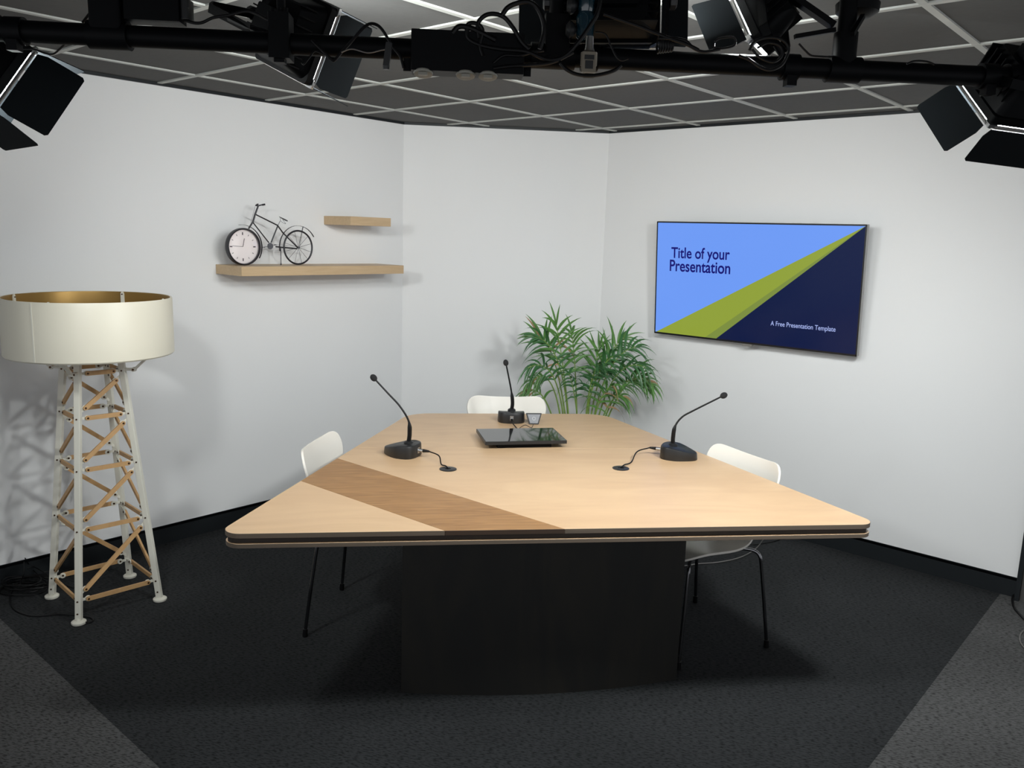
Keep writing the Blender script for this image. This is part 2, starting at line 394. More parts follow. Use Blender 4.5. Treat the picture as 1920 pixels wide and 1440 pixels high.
mb = MB(); mb.cyl(wc-NL*.008, wc+NL*.010, .006, 14); mb.build('hub', M_BIKEGREY, rw, OB)
def btube(name, pts, r, mt=M_BIKE, par=broot, sm=False):
    mb = MB(); P = [bq(*p) for p in pts]; mb.tube(smooth_path(P, 6) if sm else P, r, 8); return mb.build(name, mt, par, OB)
fr = MB()
fr.tube([bq(770, 130), bq(715, 275), bq(680, 400), bq(605, 520)], [.0044, .0052, .0052, .0042], 8)
fr.tube([bq(730, 280), bq(1100, 465)], .0036, 8)
fr.tube([bq(1100, 465), bq(1190, 590), bq(1450, 850)], .0040, 8)
fr.tube([bq(675, 410), bq(950, 760)], .0034, 8)
fr.tube([bq(1105, 470), bq(990, 760)], .0038, 8)
fr.tube([bq(1070, 830), bq(1430, 865)], .0038, 8)
fr.build('bicycle_frame', M_BIKE, broot, OB)
hb = MB(); H0 = bq(770, 130)
hb.tube(smooth_path([H0-NL*.028+DL*.008+Z*.006, H0-NL*.018-DL*.004+Z*.002, H0, H0+NL*.018-DL*.004+Z*.002, H0+NL*.028+DL*.008+Z*.006], 5), .0034, 8)
hb.tube([H0+NL*.026+DL*.007+Z*.005, H0+NL*.036+DL*.02+Z*.009], .0048, 8); hb.tube([H0-NL*.026+DL*.007+Z*.005, H0-NL*.036+DL*.02+Z*.009], .0048, 8)
hb.build('handlebar', M_BIKE, broot, OB)
btube('brake_cable', [(715, 140), (690, 240), (640, 420)], .0008, M_BIKEGREY, sm=True)
sd = MB(); S0 = bq(1200, 355); ax = (bq(1290, 405)-bq(1115, 310)).normalized(); up2 = NL.cross(ax)
pts = [S0+ax*.029*math.cos(t)+NL*(.012+.006*math.cos(t))*math.sin(t) for t in [2*PI*i/20 for i in range(20)]]
sd.prism3([p-up2*.001 for p in pts], up2*.002); saddle = sd.build('saddle', M_BIKE, broot, OB)
mb = MB(); mb.tube([bq(1105, 470), bq(1145, 390)], .0016, 8); mb.tube(smooth_path([bq(1145, 340), bq(1160, 395), bq(1240, 440), bq(1190, 370)], 5), .0012, 6); mb.build('seat_post', M_BIKEGREY, broot, OB)
def arc(c, R, a0, a1, n=18, d=0.0): return [c+(DL*math.cos(a)+Z*math.sin(a))*R+NL*d for a in [math.radians(a0+(a1-a0)*i/n) for i in range(n+1)]]
mb = MB(); P = arc(cc, cR*1.17, -32, 100)
for i in range(len(P)-1): mb.bar(P[i], P[i+1], .010, .0012, up=(P[i]-cc))
mb.build('front_mudguard', M_BIKE, broot, OB)
mb = MB(); P = arc(wc, wr_*1.24, 30, 190)
for i in range(len(P)-1): mb.bar(P[i], P[i+1], .010, .0012, up=(P[i]-wc))
mb.tube([wc, P[5]-(P[5]-wc)*.01], .0012, 6); mb.tube([wc+NL*.01, P[5]+NL*.004], .0012, 6)
mb.build('rear_mudguard', M_BIKE, broot, OB)
mb = MB(); cr_ = bq(975, 820); mb.lathe(cr_, NL, [(.017, -.002), (.018, 0), (.017, .003)], 28); mb.tube([cr_+NL*.006, bq(860, 835)+NL*.006], .0015, 6); mb.tube([cr_-NL*.006, bq(1080, 800)-NL*.006], .0015, 6)
mb.box(bq(850, 840)+NL*.010, DL, Z, NL, .004, .0015, .006); mb.box(bq(1080, 800)-NL*.010, DL, Z, NL, .004, .0015, .006)
mb.build('chainring', M_BIKEGREY, broot, OB)
mb = MB(); mb.tube([cr_+Z*.011, wc+Z*.005], .0007, 5); mb.tube([cr_-Z*.011, wc-Z*.005], .0007, 5); mb.build('chain', M_BIKEGREY, broot, OB)
mb = MB(); s1 = bq(1155, 850); s2 = s1.copy(); s2.z = SHTOP; mb.tube([s1, s2+Z*.012, s2+Z*.004, s2], [.0022, .0022, .004, .0045], 10); mb.build('kickstand', M_BIKE, broot, OB)

# ------------------------------------------------------------------ television
TVN = NR.copy()
def tvplane():
    top = CR+NR*.135+Z*1.82; bot = CR+NR*.085+Z*1.12
    v = (top-bot).normalized(); n = DR.cross(v)
    if n.dot(NR) < 0: n = -n
    return top, v, n
tvP, tvV, tvN = tvplane()
cs = [at_plane(x, y, tvP, tvN) for (x, y) in ((1230, 414), (1627, 422), (1606, 670), (1229, 624))]
tvC = sum(cs, Vector())/4; tvW = ((cs[1]-cs[0]).length+(cs[2]-cs[3]).length)/4; tvH = ((cs[0]-cs[3]).length+(cs[1]-cs[2]).length)/4
print('tv', tvC, tvW*2, tvH*2)
tv = thing('television', 'large wall mounted flat television showing a presentation title slide', 'television', tvC)
mb = MB(); mb.box(tvC-tvN*.016, DR, tvV, tvN, tvW, tvH, .016); o = mb.build('casing', M_TVSIDE, tv, tvC, smooth=False); bv = o.modifiers.new('b', 'BEVEL'); bv.width = .002
mb = MB()
bz_ = .007
for sx, sy, hx, hy in ((0, 1, tvW-.001, bz_/2), (0, -1, tvW-.001, bz_/2*1.5), (1, 0, bz_/2, tvH-.001), (-1, 0, bz_/2, tvH-.001)):
    mb.box(tvC+tvN*.0015+DR*sx*(tvW-hx-.001)+tvV*sy*(tvH-hy-.001), DR, tvV, tvN, hx, hy, .0015)
mb.build('bezel', M_TVBEZ, tv, tvC, smooth=False)
mb = MB(); mb.box(tvC-tvV*(tvH+.006)+DR*.0-tvN*.008, DR, tvV, tvN, .03, .007, .008); mb.build('sensor_bump', M_TVSIDE, tv, tvC, smooth=False)
mb = MB(); bmC = tvC-tvN*.05; mb.box(bmC, DR, Z, NR, .20, .14, .014); mb.box(bmC-NR*.022, DR, Z, NR, .10, .2, .012); mb.build('wall_bracket', M_BLACK, tv, tvC, smooth=False)
def emat(name, rgb, st):
    return mat(name, (0.003, 0.003, 0.004, 1), 0.16, spec=0.22, emis=srgb(*rgb), estr=st)
E_BLUE = emat('screen_blue', (112, 158, 250), 0.95); E_GRN = emat('screen_green', (154, 172, 62), 0.85); E_GRN2 = emat('screen_green_dark', (136, 156, 70), 0.8)
E_NAVY = emat('screen_navy', (6, 26, 74), 0.75); E_TXT = emat('screen_text_navy', (14, 10, 110), 1.0); E_TXT2 = emat('screen_text_pale', (165, 180, 235), 1.0)
def tvp(x, y, d=0.0): return at_plane(x, y, tvP, tvN)+tvN*d
def tz(x, y, d=0.0): return tvp(1200+x*460/1920, 390+y*300/1252, d)
W2, H2 = tvW-.008, tvH-.008
c00 = tvC-DR*W2+tvV*H2; c10 = tvC+DR*W2+tvV*H2; c11 = tvC+DR*W2-tvV*H2; c01 = tvC-DR*W2-tvV*H2
def onbot(x): p = tz(x, 1015); return c01+DR*((p-c01).dot(DR))
g1 = onbot(505); g2 = onbot(592)
mb = MB()
tip = c10-DR*.002
mid2 = tz(1400, 370)
mb.cur = 0; mb.add([c00, c10, c01], [(0, 2, 1)])
mb.cur = 1; mb.add([c01, g1, c10], [(0, 1, 2)])
mb.cur = 2; mb.add([g1, g2, c10], [(0, 1, 2)])
mb.cur = 3; mb.add([g2, c11, c10], [(0, 1, 2)])
scr = mb.build('screen', [E_BLUE, E_GRN, E_GRN2, E_NAVY], tv, tvC-tvN*.0008, smooth=False, fixn=False)
for p in scr.data.polygons:
    if p.normal.dot(tvN) < 0: p.flip()
def text_obj(body, pl, pr, mt, bold, name, parent, org, yk=1.2):
    cu = bpy.data.curves.new(name, 'FONT'); cu.body = body; cu.offset = bold; cu.extrude = 0.0
    ob = bpy.data.objects.new('tmp', cu); COL.objects.link(ob); bpy.context.view_layer.update()
    dg = bpy.context.evaluated_depsgraph_get(); me = bpy.data.meshes.new_from_object(ob.evaluated_get(dg)); bpy.data.objects.remove(ob)
    xs = [v.co.x for v in me.vertices]; x0, x1 = min(xs), max(xs)
    k = (pr-pl).length/(x1-x0); ex = (pr-pl).normalized(); ey = tvN.cross(ex)
    for v in me.vertices:
        v.co = (pl-org)+ex*((v.co.x-x0)*k)+ey*(v.co.y*k*yk)
    me.materials.append(mt); me.name = name
    o = bpy.data.objects.new(name, me); COL.objects.link(o); o.parent = parent; return o
text_obj('Title of your', tz(245, 388, .0012), tz(702, 405, .0012), E_TXT, .017, 'title_text', scr, tvC)
text_obj('Presentation', tz(233, 490, .0012), tz(706, 516, .0012), E_TXT, .017, 'title_text', scr, tvC)
text_obj('A Free Presentation Template', tz(1022, 918, .0012), tz(1530, 968, .0012), E_TXT2, .008, 'subtitle_text', scr, tvC, 1.25)

# ------------------------------------------------------------------ table
TZ = 0.74
def line_isec(p, q, r, s): return isec(p, q-p, r, s-r)
fa, fb = at_z(448, 1001, TZ), at_z(1599, 984, TZ)
la, lb = at_z(568, 899, TZ), at_z(720, 805, TZ)
ra, rb = at_z(1500, 923, TZ), at_z(1190, 800, TZ)
ba, bb = at_z(820, 775, TZ), at_z(1100, 776, TZ)
cFL = line_isec(fa, fb, la, lb); cFR = line_isec(fa, fb, ra, rb); cBR = line_isec(ba, bb, ra, rb); cBL = line_isec(ba, bb, la, lb)
print('table corners', cFL, cFR, cBR, cBL)
def round_poly(P, rs, n=8):
    out = []; k = len(P)
    for i in range(k):
        p = P[i]; a = (P[i-1]-p).normalized(); b = (P[(i+1) % k]-p).normalized(); ang = a.angle(b); r = rs[i]; d = r/math.tan(ang/2)
        c = p+(a+b).normalized()*(r/math.sin(ang/2)); s = p+a*d; e = p+b*d; vs = s-c; ve = e-c; th = vs.angle(ve)
        for j in range(n+1):
            t = j/n; out.append(c+(vs*math.sin((1-t)*th)+ve*math.sin(t*th))/math.sin(th))
    return out
def clip_poly(P, p0, n):
    out = []
    for i in range(len(P)):
        a, b = P[i], P[(i+1) % len(P)]; da, db = (a-p0).dot(n), (b-p0).dot(n)
        if da >= 0: out.append(a)
        if da*db < 0: out.append(a+(b-a)*(da/(da-db)))
    return out
def offset_poly(P, d):
    c = sum(P, Vector())/len(P); out = []; k = len(P)
    for i in range(k):
        a, p, b = P[i-1], P[i], P[(i+1) % k]; e = ((p-a).normalized()+(b-p).normalized())
        n = Vector((-e.y, e.x, 0)).normalized()
        if n.dot(c-p) < 0: n = -n
        out.append(p+n*d)
    return out
outline = round_poly([cFL, cFR, cBR, cBL], [.055, .05, .16, .16])
tcen = (cFL+cFR+cBR+cBL)/4
table = thing('conference_table', 'pale birch presenter table with a darker oak stripe on a black pedestal', 'table', (tcen.x, tcen.y, 0))
OT = Vector((tcen.x, tcen.y, 0))
def slab(name, P, z0, z1, mtop, mside, par=table):
    mb = MB(); n = len(P); base = [Vector((p.x, p.y, z0)) for p in P]; topv = [Vector((p.x, p.y, z1)) for p in P]
    mb.cur = 0; mb.add(base+topv, [tuple(range(n, 2*n))]); mb.cur = 1; mb.add(base+topv, [tuple(reversed(range(n)))]+[(i, (i+1) % n, (i+1) % n+n, i+n) for i in range(n)])
    o = mb.build(name, [mtop, mside], par, OT, smooth=False, fixn=False)
    bm = bmesh.new(); bm.from_mesh(o.data); bmesh.ops.remove_doubles(bm, verts=bm.verts, dist=1e-5); bmesh.ops.recalc_face_normals(bm, faces=bm.faces); bm.to_mesh(o.data); bm.free()
    bv = o.modifiers.new('b', 'BEVEL'); bv.width = .0008; bv.segments = 1; bv.limit_method = 'ANGLE'
    return o
s1a, s1b = at_z(655, 866, TZ), at_z(1060, 992, TZ)
s2a, s2b = at_z(565, 902, TZ), at_z(835, 995.5, TZ)
n1 = Vector((-(s1b-s1a).y, (s1b-s1a).x, 0)).normalized()
if n1.y < 0: n1 = -n1
n2 = Vector((-(s2b-s2a).y, (s2b-s2a).x, 0)).normalized()
if n2.y < 0: n2 = -n2
j1, j2 = at_z(690, 839.5, TZ), at_z(1180, 840.5, TZ); nj = Vector((-(j2-j1).y, (j2-j1).x, 0)).normalized()
T0 = .7235
slab('rear_top_panel', clip_poly(outline, j1+nj*.0004, nj), T0, TZ, M_BIRCH, M_PLYEDGE)
slab('front_top_panel', clip_poly(clip_poly(outline, s1a, n1), j1-nj*.0004, -nj), T0, TZ, M_BIRCH, M_PLYEDGE)
slab('stripe_panel', clip_poly(clip_poly(outline, s1a-n1*.0006, -n1), s2a+n2*.0006, n2), T0, TZ, M_OAK, M_OAKEDGE)
slab('corner_top_panel', clip_poly(outline, s2a, -n2), T0, TZ, M_BIRCH, M_PLYEDGE)
slab('spacer_frame', round_poly(offset_poly([cFL, cFR, cBR, cBL], .024), [.03, .03, .1, .1]), .704, T0, M_SPACER, M_SPACER)
slab('lower_top_panel', offset_poly(outline, .001), .690, .704, M_BIRCH, M_PLYEDGE)
# pedestal with a bowed front
pa, pb = at_z(752, 1298, 0), at_z(1268, 1274, 0); pm = (pa+pb)/2; pn = Vector((-(pb-pa).y, (pb-pa).x, 0)).normalized()
arcp = []
for i in range(17):
    t = i/16; arcp.append(pa+(pb-pa)*t-pn*.058*(1-(2*t-1)**2))
dl_ = (cBL-cFL).normalized(); dr_ = (cBR-cFR).normalized()
pbk = [pb+dr_*.62, pa+dl_*.66]
mid_b = (pbk[0]+pbk[1])/2
arcb = [pbk[0]+(pbk[1]-pbk[0])*(i/8)+pn*.03*(1-(2*i/8-1)**2) for i in range(9)]
mb = MB(); mb.prism3(arcp+arcb, Z*.689); o = mb.build('pedestal', M_PED, table, OT)
# flush cable grommets
gro = []
for (px, py) in ((840, 879.5), (1164, 878)):
    g = at_z(px, py, TZ+.001); mb = MB(); mb.lathe(g, Z, [(.036, -.0008), (.036, .0012), (.032, .0022), (.012, .0022), (.011, -.0006)], 32)
    mb.build('cable_grommet', M_SATIN, table, OT); gro.append(g)

# ------------------------------------------------------------------ chairs
def make_chair(name, label):
    t = thing(name, label, 'chair', group='white moulded chairs around the table')
    prof = [(.235, .428), (.222, .440), (.19, .449), (.12, .452), (.04, .448), (-.04, .444), (-.11, .446), (-.165, .458), (-.205, .487), (-.228, .53), (-.242, .58), (-.254, .63), (-.265, .68), (-.275, .72), (-.282, .745), (-.287, .765), (-.290, .778), (-.292, .786), (-.293, .790)]
    wid = [.165, .198, .215, .228, .232, .226, .205, .178, .150, .138, .155, .190, .218, .229, .228, .220, .205, .188, .165]
    nu = 16; mb = MB(); vs = []
    for i, ((y, z), wd_) in enumerate(zip(prof, wid)):
        back = max(0.0, min(1.0, (z-.50)/.15)) if y < -.1 else 0.0
        seat = 1.0-back
        for j in range(nu+1):
            u = -1+2*j/nu; x = u*wd_
            yy = y+back*.045*(x/.23)**2; zz = z+seat*(.012*(x/.23)**2 if i > 2 else 0)
            if z > .74: zz += .016*((x/.2)**2-.3)*((z-.74)/.05)
            if i == 0: yy -= .02*(u*u)
            vs.append((x, yy, zz))
    fs = [(i*(nu+1)+j, i*(nu+1)+j+1, (i+1)*(nu+1)+j+1, (i+1)*(nu+1)+j) for i in range(len(prof)-1) for j in range(nu)]
    mb.add(vs, fs); sh = mb.build('shell', M_CHAIR, t)
    sub = sh.modifiers.new('s', 'SUBSURF'); sub.levels = 1; sub.render_levels = 2
    so = sh.modifiers.new('t', 'SOLIDIFY'); so.thickness = .009; so.offset = -1
    bv = sh.modifiers.new('b', 'BEVEL'); bv.width = .002; bv.segments = 2; bv.limit_method = 'ANGLE'; bv.angle_limit = math.radians(50)
    for sx in (-1, 1):
        for sy in (-1, 1):
            mb = MB(); P = [(sx*.03, sy*.02, .424), (sx*.12, sy*.10, .428), (sx*.165, sy*.15, .430), (sx*.190, sy*.175, .424), (sx*.203, sy*.187, .405), (sx*.209, sy*.193, .37), (sx*.224, sy*.214, .2), (sx*.238, sy*.234, .02)]
            if sy < 0: P = [(a, b*1.0, c) for a, b, c in P]
            mb.tube(smooth_path(P, 4), .0075, 10); lg = mb.build('leg', M_DKCHROME, t)
            mb = MB(); mb.tube([(sx*.2375, sy*.233, .034), (sx*.239, sy*.235, .001)], [.0105, .0115], 12); mb.build('foot_cap', M_CABLE, lg)
    mb = MB(); mb.lathe((0, 0, .423), Z, [(.075, -.004), (.078, 0), (.076, .012)], 28); mb.build('seat_mount', M_DKCHROME, t)
    return t
chA = make_chair('shell_chair', 'white moulded chair at the left side of the table')
def put(c, x, y, fx, fy): c.location = (x, y, 0); c.rotation_euler = (0, 0, math.atan2(fy, fx)-PI/2)
chR = copy_tree(chA); tag(chR, 'white moulded chair at the right side of the table with its seat visible below')
chB = copy_tree(chA); tag(chB, 'white moulded chair at the far end of the table in front of the palm')
put(chA, -.582, 3.475, .985, -.12)
put(chR, .81, 3.41, -.893, -.451)
put(chB, -.005, 4.40, .09, -1)

# ------------------------------------------------------------------ microphones
def make_mic(name, label, base, direction, neckpx, ydepth, group='gooseneck microphones on the table'):
    d = Vector(direction).normalized(); s = Vector((-d.y, d.x, 0))
    t = thing(name, label, 'microphone', (base.x, base.y, TZ), group=group); O = Vector((base.x, base.y, TZ))
    # teardrop base: wide blunt rear (-d), narrow low nose (+d)
    n = 40; rings = []
    def outl(k, sc, zf):
        out = []
        for i in range(n):
            a = 2*PI*i/n; ca, sa = math.cos(a), math.sin(a)
            x = .094*ca; wv = .071*(1-.44*max(0, ca)**1.3)
            yv = wv*math.copysign(abs(sa)**.8, sa)
            if ca < 0: x = -.072*abs(ca)**.55
            h = zf(x); out.append(O+d*x*sc+s*yv*sc+Z*h)
        return out
    top = lambda x: .056-.22*max(0, x+.012)
    R_ = [outl(0, .97, lambda x: 0), outl(0, 1.0, lambda x: .004), outl(0, .975, lambda x: top(x)-.006), outl(0, .95, lambda x: top(x)-.001), outl(0, .90, lambda x: top(x)+.001)]
    mb = MB(); vs = [p for r in R_ for p in r]; fs = [(i*n+k, i*n+(k+1) % n, (i+1)*n+(k+1) % n, (i+1)*n+k) for i in range(len(R_)-1) for k in range(n)]
    fs += [tuple(reversed(range(n))), tuple(range((len(R_)-1)*n, len(R_)*n))]; mb.add(vs, fs); mb.build('base', M_SATIN, t, O)
    P = [at_y(x, y, ydepth) for (x, y) in neckpx]; foot = P[0]
    mb = MB(); mb.lathe(Vector((foot.x, foot.y, TZ+.053)), Z, [(.021, -.006), (.021, .003), (.016, .008), (.011, .010)], 24); mb.build('collar', M_SATIN, t, O)
    mb = MB(); st = Vector((foot.x, foot.y, TZ+.054)); SP = smooth_path([st]+P[1:], 8)
    rs = []
    for i, p in enumerate(SP):
        hz = p.z-TZ; rs.append(.0096 if hz < .125 else (.0096-(hz-.125)/.02*.0045 if hz < .145 else .0050-.0012*min(1, i/len(SP))))
    mb.tube(SP, rs, 10); mb.build('gooseneck', M_CABLE, t, O)
    mb = MB(); e = (SP[-1]-SP[-3]).normalized(); mb.ball(SP[-1]+e*.008, .0165, (.85, 1, 1.05), e, 18); mb.build('windscreen', mat('black_foam', (0.012, 0.012, 0.013, 1), .95, bump=.6, bscale=500), t, O)
    return t, O, d, s
bL = at_z(757, 853, TZ); bR_ = at_z(1268, 858, TZ); bC = at_z(958, 789, TZ)
print('mic bases', bL, bR_, bC)
mL = make_mic('gooseneck_microphone', 'black gooseneck microphone leaning left, beside the oak stripe', bL, (-.93, .34, 0), [(766, 838), (768, 812), (766, 789), (750, 762), (728, 738), (703, 711)], bL.y+.01)
mR = make_mic('gooseneck_microphone', 'black gooseneck microphone leaning right, nearest the right hand chair', bR_, (.93, -.36, 0), [(1261, 846), (1262, 820), (1266, 799), (1279, 782), (1300, 770), (1354, 743)], bR_.y+.02)
mC = make_mic('gooseneck_microphone', 'black gooseneck microphone standing behind the tablet monitor', bC, (-.06, 1, 0), [(959, 778), (961, 755), (959, 735), (955, 713), (949, 683)], bC.y+.02)
def plug(m, a, b, mt=M_BRIGHT):
    t, O = m[0], m[1]; mb = MB(); mb.tube([a, a+(b-a)*.42], .0075, 12); o1 = mb.build('plug', mt, t, O)
    mb = MB(); mb.tube([a+(b-a)*.42, b], [.0078, .0045], 12); mb.build('plug_sleeve', M_CABLE, o1, O); return b
def plate(m, c, x, y, n_):
    mb = MB(); mb.box(c, x, y, n_, .009, .012, .0015); mb.build('socket_plate', M_BRIGHT, m[0], m[1], smooth=False)
# connector plates and leads
for m_, cpx, lead, lab in ((mL, (789, 858), ((796, 856), (810, 858), (822, 868), (838, 878)), 'thin black lead from the left microphone to the table grommet'),
                           (mR, (1236, 853), ((1222, 853), (1205, 853), (1185, 862), (1170, 876)), 'thin black lead from the right microphone to the table grommet')):
    t, O, d, s = m_
    rear = O-d*.071+Z*.030
    plate(m_, rear-d*.001, s, Z, -d)
    g = gro[0] if m_ is mL else gro[1]
    a = rear-d*.002; e = a-d*.05+Z*.001
    plug(m_, a, e)
    P = [e, e+(g-e)*.3-d*.02+Z*.006, e+(g-e)*.65+Z*(-.006), g+Z*.004+(e-g)*.12, g+Z*.0025]
    mb = MB(); mb.tube(smooth_path(P, 8), .0028, 8); tag(mb.build('microphone_lead', M_CABLE, None, g, loc=g), lab, 'cable')
t, O, d, s = mC; rear = O-d*.071+Z*.030; plate(mC, rear-d*.001, s, Z, -d); e = plug(mC, rear-Z*.005-d*.001, rear-d*.035-Z*.006)
g = at_z(970, 806, TZ)
mb = MB(); mb.tube(smooth_path([e, e-d*.02-Z*.006, Vector((g.x, g.y, TZ+.004)), Vector((g.x+.01, g.y-.06, TZ+.004))], 8), .0028, 8); tag(mb.build('microphone_lead', M_CABLE, None, g, loc=g), 'thin black lead from the far microphone running under the tablet monitor', 'cable')

# small speaker puck with grey face
pc = at_z(1001, 796, TZ); pr_ = Vector((pc.x, pc.y, TZ))
pk = thing('conference_button_box', 'small black box with a grey trapezoid face beside the far microphone', 'box', pr_)
fx = Vector((.995, .10, 0)); fy = Vector((-.10, .995, 0)); lean = (Z*.96+fy*.28).normalized(); fn = fx.cross(lean)
def trap(w1, w2, h, off, dz=0.0): return [pr_+fx*(-w1)+fn*off+lean*dz, pr_+fx*w1+fn*off+lean*dz, pr_+fx*w2+fn*off+lean*(h+dz), pr_+fx*(-w2)+fn*off+lean*(h+dz)]
mb = MB(); a_ = trap(.026, .043, .060, 0); b_ = [p+fy*.045+(Z*-.0) for p in trap(.020, .030, .045, 0)]
mb.add(a_+b_, [(0, 1, 2, 3), (7, 6, 5, 4), (0, 4, 5, 1), (1, 5, 6, 2), (2, 6, 7, 3), (3, 7, 4, 0)]); o = mb.build('housing', M_SATIN, pk, pr_, smooth=False); bv = o.modifiers.new('b', 'BEVEL'); bv.width = .003; bv.segments = 2
mb = MB(); P = trap(.0195, .0335, .046, .0008, .007); mb.prism3(P, fn*.0012); fce = mb.build('face_plate', M_GREYFACE, pk, pr_, smooth=False)
mb = MB(); mb.torus(pr_+lean*.031+fn*.0022, fn, .008, .0008, 24, 6); mb.build('button_ring', M_BRIGHT, fce, pr_)
mb = MB(); mb.tube(smooth_path([at_z(1000, 796, TZ+.003), at_z(996, 802, TZ+.003), at_z(985, 797, TZ+.012), at_z(974, 803, TZ+.004), at_z(968, 812, TZ+.004)], 8), .0016, 6)
g = at_z(996, 802, TZ); tag(mb.build('button_box_lead', M_CABLE, None, g, loc=g), 'thin looping lead between the small grey faced box and the tablet monitor', 'cable')

# tablet monitor lying on the table
q0, q1, q2, q3 = [at_z(x, y, z) for x, y, z in ((895, 804.5, .772), (1040, 803, .772), (1060, 826.5, .775), (907.5, 830, .775))]
tabc = (q0+q1+q2+q3)/4; ex = ((q1-q0).normalized()+(q2-q3).normalized()).normalized(); ex.z = 0; ex.normalize(); ey = Vector((-ex.y, ex.x, 0))
hw = ((q1-q0).length+(q2-q3).length)/4; hh = ((q0-q3).dot(ey)+(q1-q2).dot(ey))/4
print('tablet', tabc, hw*2, hh*2, [(q-tabc).dot(ex) for q in (q0, q1, q2, q3)])
tb = thing('tablet_monitor', 'flat black glass tablet monitor lying low on a stand in the table centre', 'monitor', (tabc.x, tabc.y, TZ)); OTb = Vector((tabc.x, tabc.y, TZ))
sk = .5*((q0-tabc).dot(ex)+(q1-tabc).dot(ex))*.6
tilt = (ey*math.cos(-.01)+Z*math.sin(-.01)); tn = ex.cross(tilt)
mb = MB(); C0 = Vector((tabc.x, tabc.y, .7680)); ex2 = ex
mb.box(C0, ex, tilt, tn, hw, hh, .0070, .004); mb.build('casing', M_SATIN, tb, OTb)
mb = MB(); mb.box(C0+tn*.0075, ex, tilt, tn, hw-.004, hh-.004, .0006, .004); o = mb.build('screen_glass', M_GLASSBLK, tb, OTb)
mb = MB(); mb.box(Vector((tabc.x, tabc.y-.01, TZ+.0103)), ex, ey, Z, hw*.66, hh*.72, .0100); mb.build('stand', M_BLACK, tb, OTb, smooth=False)

# ------------------------------------------------------------------ lattice tower lamp
LC = Vector((-1.8335, 3.5603, 0)); LAN = -1.5571; LA0, LB0 = .2467, .1093
LZ = [1.0693, .8796, .6581, .4003, .0981]
lamp = thing('floor_lamp', 'white and timber lattice tower floor lamp with a wide round cream shade', 'lamp', LC)
def legp(k, z):
    t = LAN+k*PI/2; r = LA0-LB0*z; return LC+Vector((r*math.cos(t), r*math.sin(t), z))
def screw(mb, p, n, r=.0038): mb.cyl(p, p+n*.0022, r, 10)
for k in range(4):
    t = LAN+k*PI/2; rad = Vector((math.cos(t), math.sin(t), 0)); a, b = legp(k, .018), legp(k, 1.128)
    d = (b-a).normalized(); # square tube turned so that one face looks along the view
    fx_ = Vector((math.cos(LAN+PI/2), math.sin(LAN+PI/2), 0)); fx_ = (fx_-d*fx_.dot(d)).normalized(); fy_ = d.cross(fx_)
    mb = MB(); mb.box((a+b)/2, fx_, fy_, d, .0125, .0115, (b-a).length/2); o = mb.build('leg', M_LAMPW, lamp, LC, smooth=False); bv = o.modifiers.new('b', 'BEVEL'); bv.width = .0015
    mb = MB()
    for z in LZ+[.045]:
        p = legp(k, z); front = -fy_ if (-fy_).y < 0 else fy_
        screw(mb, p+front*.0115, front)
    mb.build('screws', M_BRASS, o, LC)
    mb = MB(); f0 = legp(k, 0); mb.lathe(Vector((f0.x, f0.y, 0)), Z, [(.028, .001), (.030, .004), (.030, .011), (.026, .014), (.012, .016), (.010, .030)], 28); mb.build('foot_pad', M_LAMPW, o, LC)
def slat(a, b, name, off, w_=.020):
    """slat between leg nodes a and b in the plane of their face"""
    d = (b-a).normalized(); L_ = (b-a).length
    outn = ((a+b)/2-LC); outn.z = 0; outn = (outn-d*outn.dot(d)).normalized(); sd_ = d.cross(outn)
    e0, e1 = a+d*off, b-d*off; hl = (e1-e0).length/2; n_ = 6
    pts = [(-hl+w_/2-w_/2*math.cos(t_), w_/2*math.sin(t_)) for t_ in [PI/2*(-1+2*i/n_) for i in range(n_+1)]]
    pts = [(x, y) for x, y in pts]+[(-x, -y) for x, y in pts]
    c = (e0+e1)/2
    mb = MB(); mb.prism3([c+d*x+sd_*y-outn*.0045 for x, y in pts], outn*.009); o = mb.build(name, M_SLAT, lamp, LC)
    for (leg, e, s_) in ((a, e0, 1), (b, e1, -1)):
        pc_ = e+d*s_*w_/2
        mb = MB(); base = leg+d*s_*.010
        for o_ in (-.0065,):
            mb.box((base+pc_)/2+outn*o_, d, sd_, outn, (pc_-base).length/2, .0055, .002); mb.lathe(pc_+outn*(o_-.002), outn, [(.0125, 0), (.0125, .004)], 20)
        br = mb.build('bracket', M_LAMPW, o, LC)
        mb = MB(); mb.cyl(pc_+outn*.0045, pc_+outn*.0068, .0044, 12); mb.cyl(pc_-outn*.0085, pc_-outn*.0108, .0044, 12); mb.build('screw', M_BRASS, o, LC)
for k in range(4):
    k2 = (k+1) % 4
    for i, z in enumerate(LZ): slat(legp(k, z), legp(k2, z), 'horizontal_slat', .030, .0185)
    for i in range(4): slat(legp(k, LZ[i+1]+.018), legp(k2, LZ[i]-.016), 'diagonal_slat', .032, .0185)
SR, SZ0, SZ1 = .334, 1.143, 1.387
mb = MB(); n = 96
prof_o = [(SR-.004, SZ0-.002), (SR+.001, SZ0+.004), (SR, SZ1-.006), (SR-.003, SZ1)]
prof_i = [(SR-.009, SZ1-.001), (SR-.011, SZ1-.008), (SR-.011, SZ0+.003), (SR-.008, SZ0-.002)]
mb.cur = 0; mb.lathe(LC, Z, prof_o, n, closed=False); mb.lathe(LC, Z, [prof_o[-1], prof_i[0]], n, closed=False); mb.lathe(LC, Z, [prof_i[-1], prof_o[0]], n, closed=False)
mb.cur = 1; mb.lathe(LC, Z, prof_i, n, closed=False)
shade = mb.build('shade', [M_LAMPSH, M_GOLD], lamp, LC)
sp = at_y(82, 620, LC.y-.27); sa = math.atan2(sp.y-LC.y, sp.x-LC.x)
print('seam angle', math.degrees(sa))
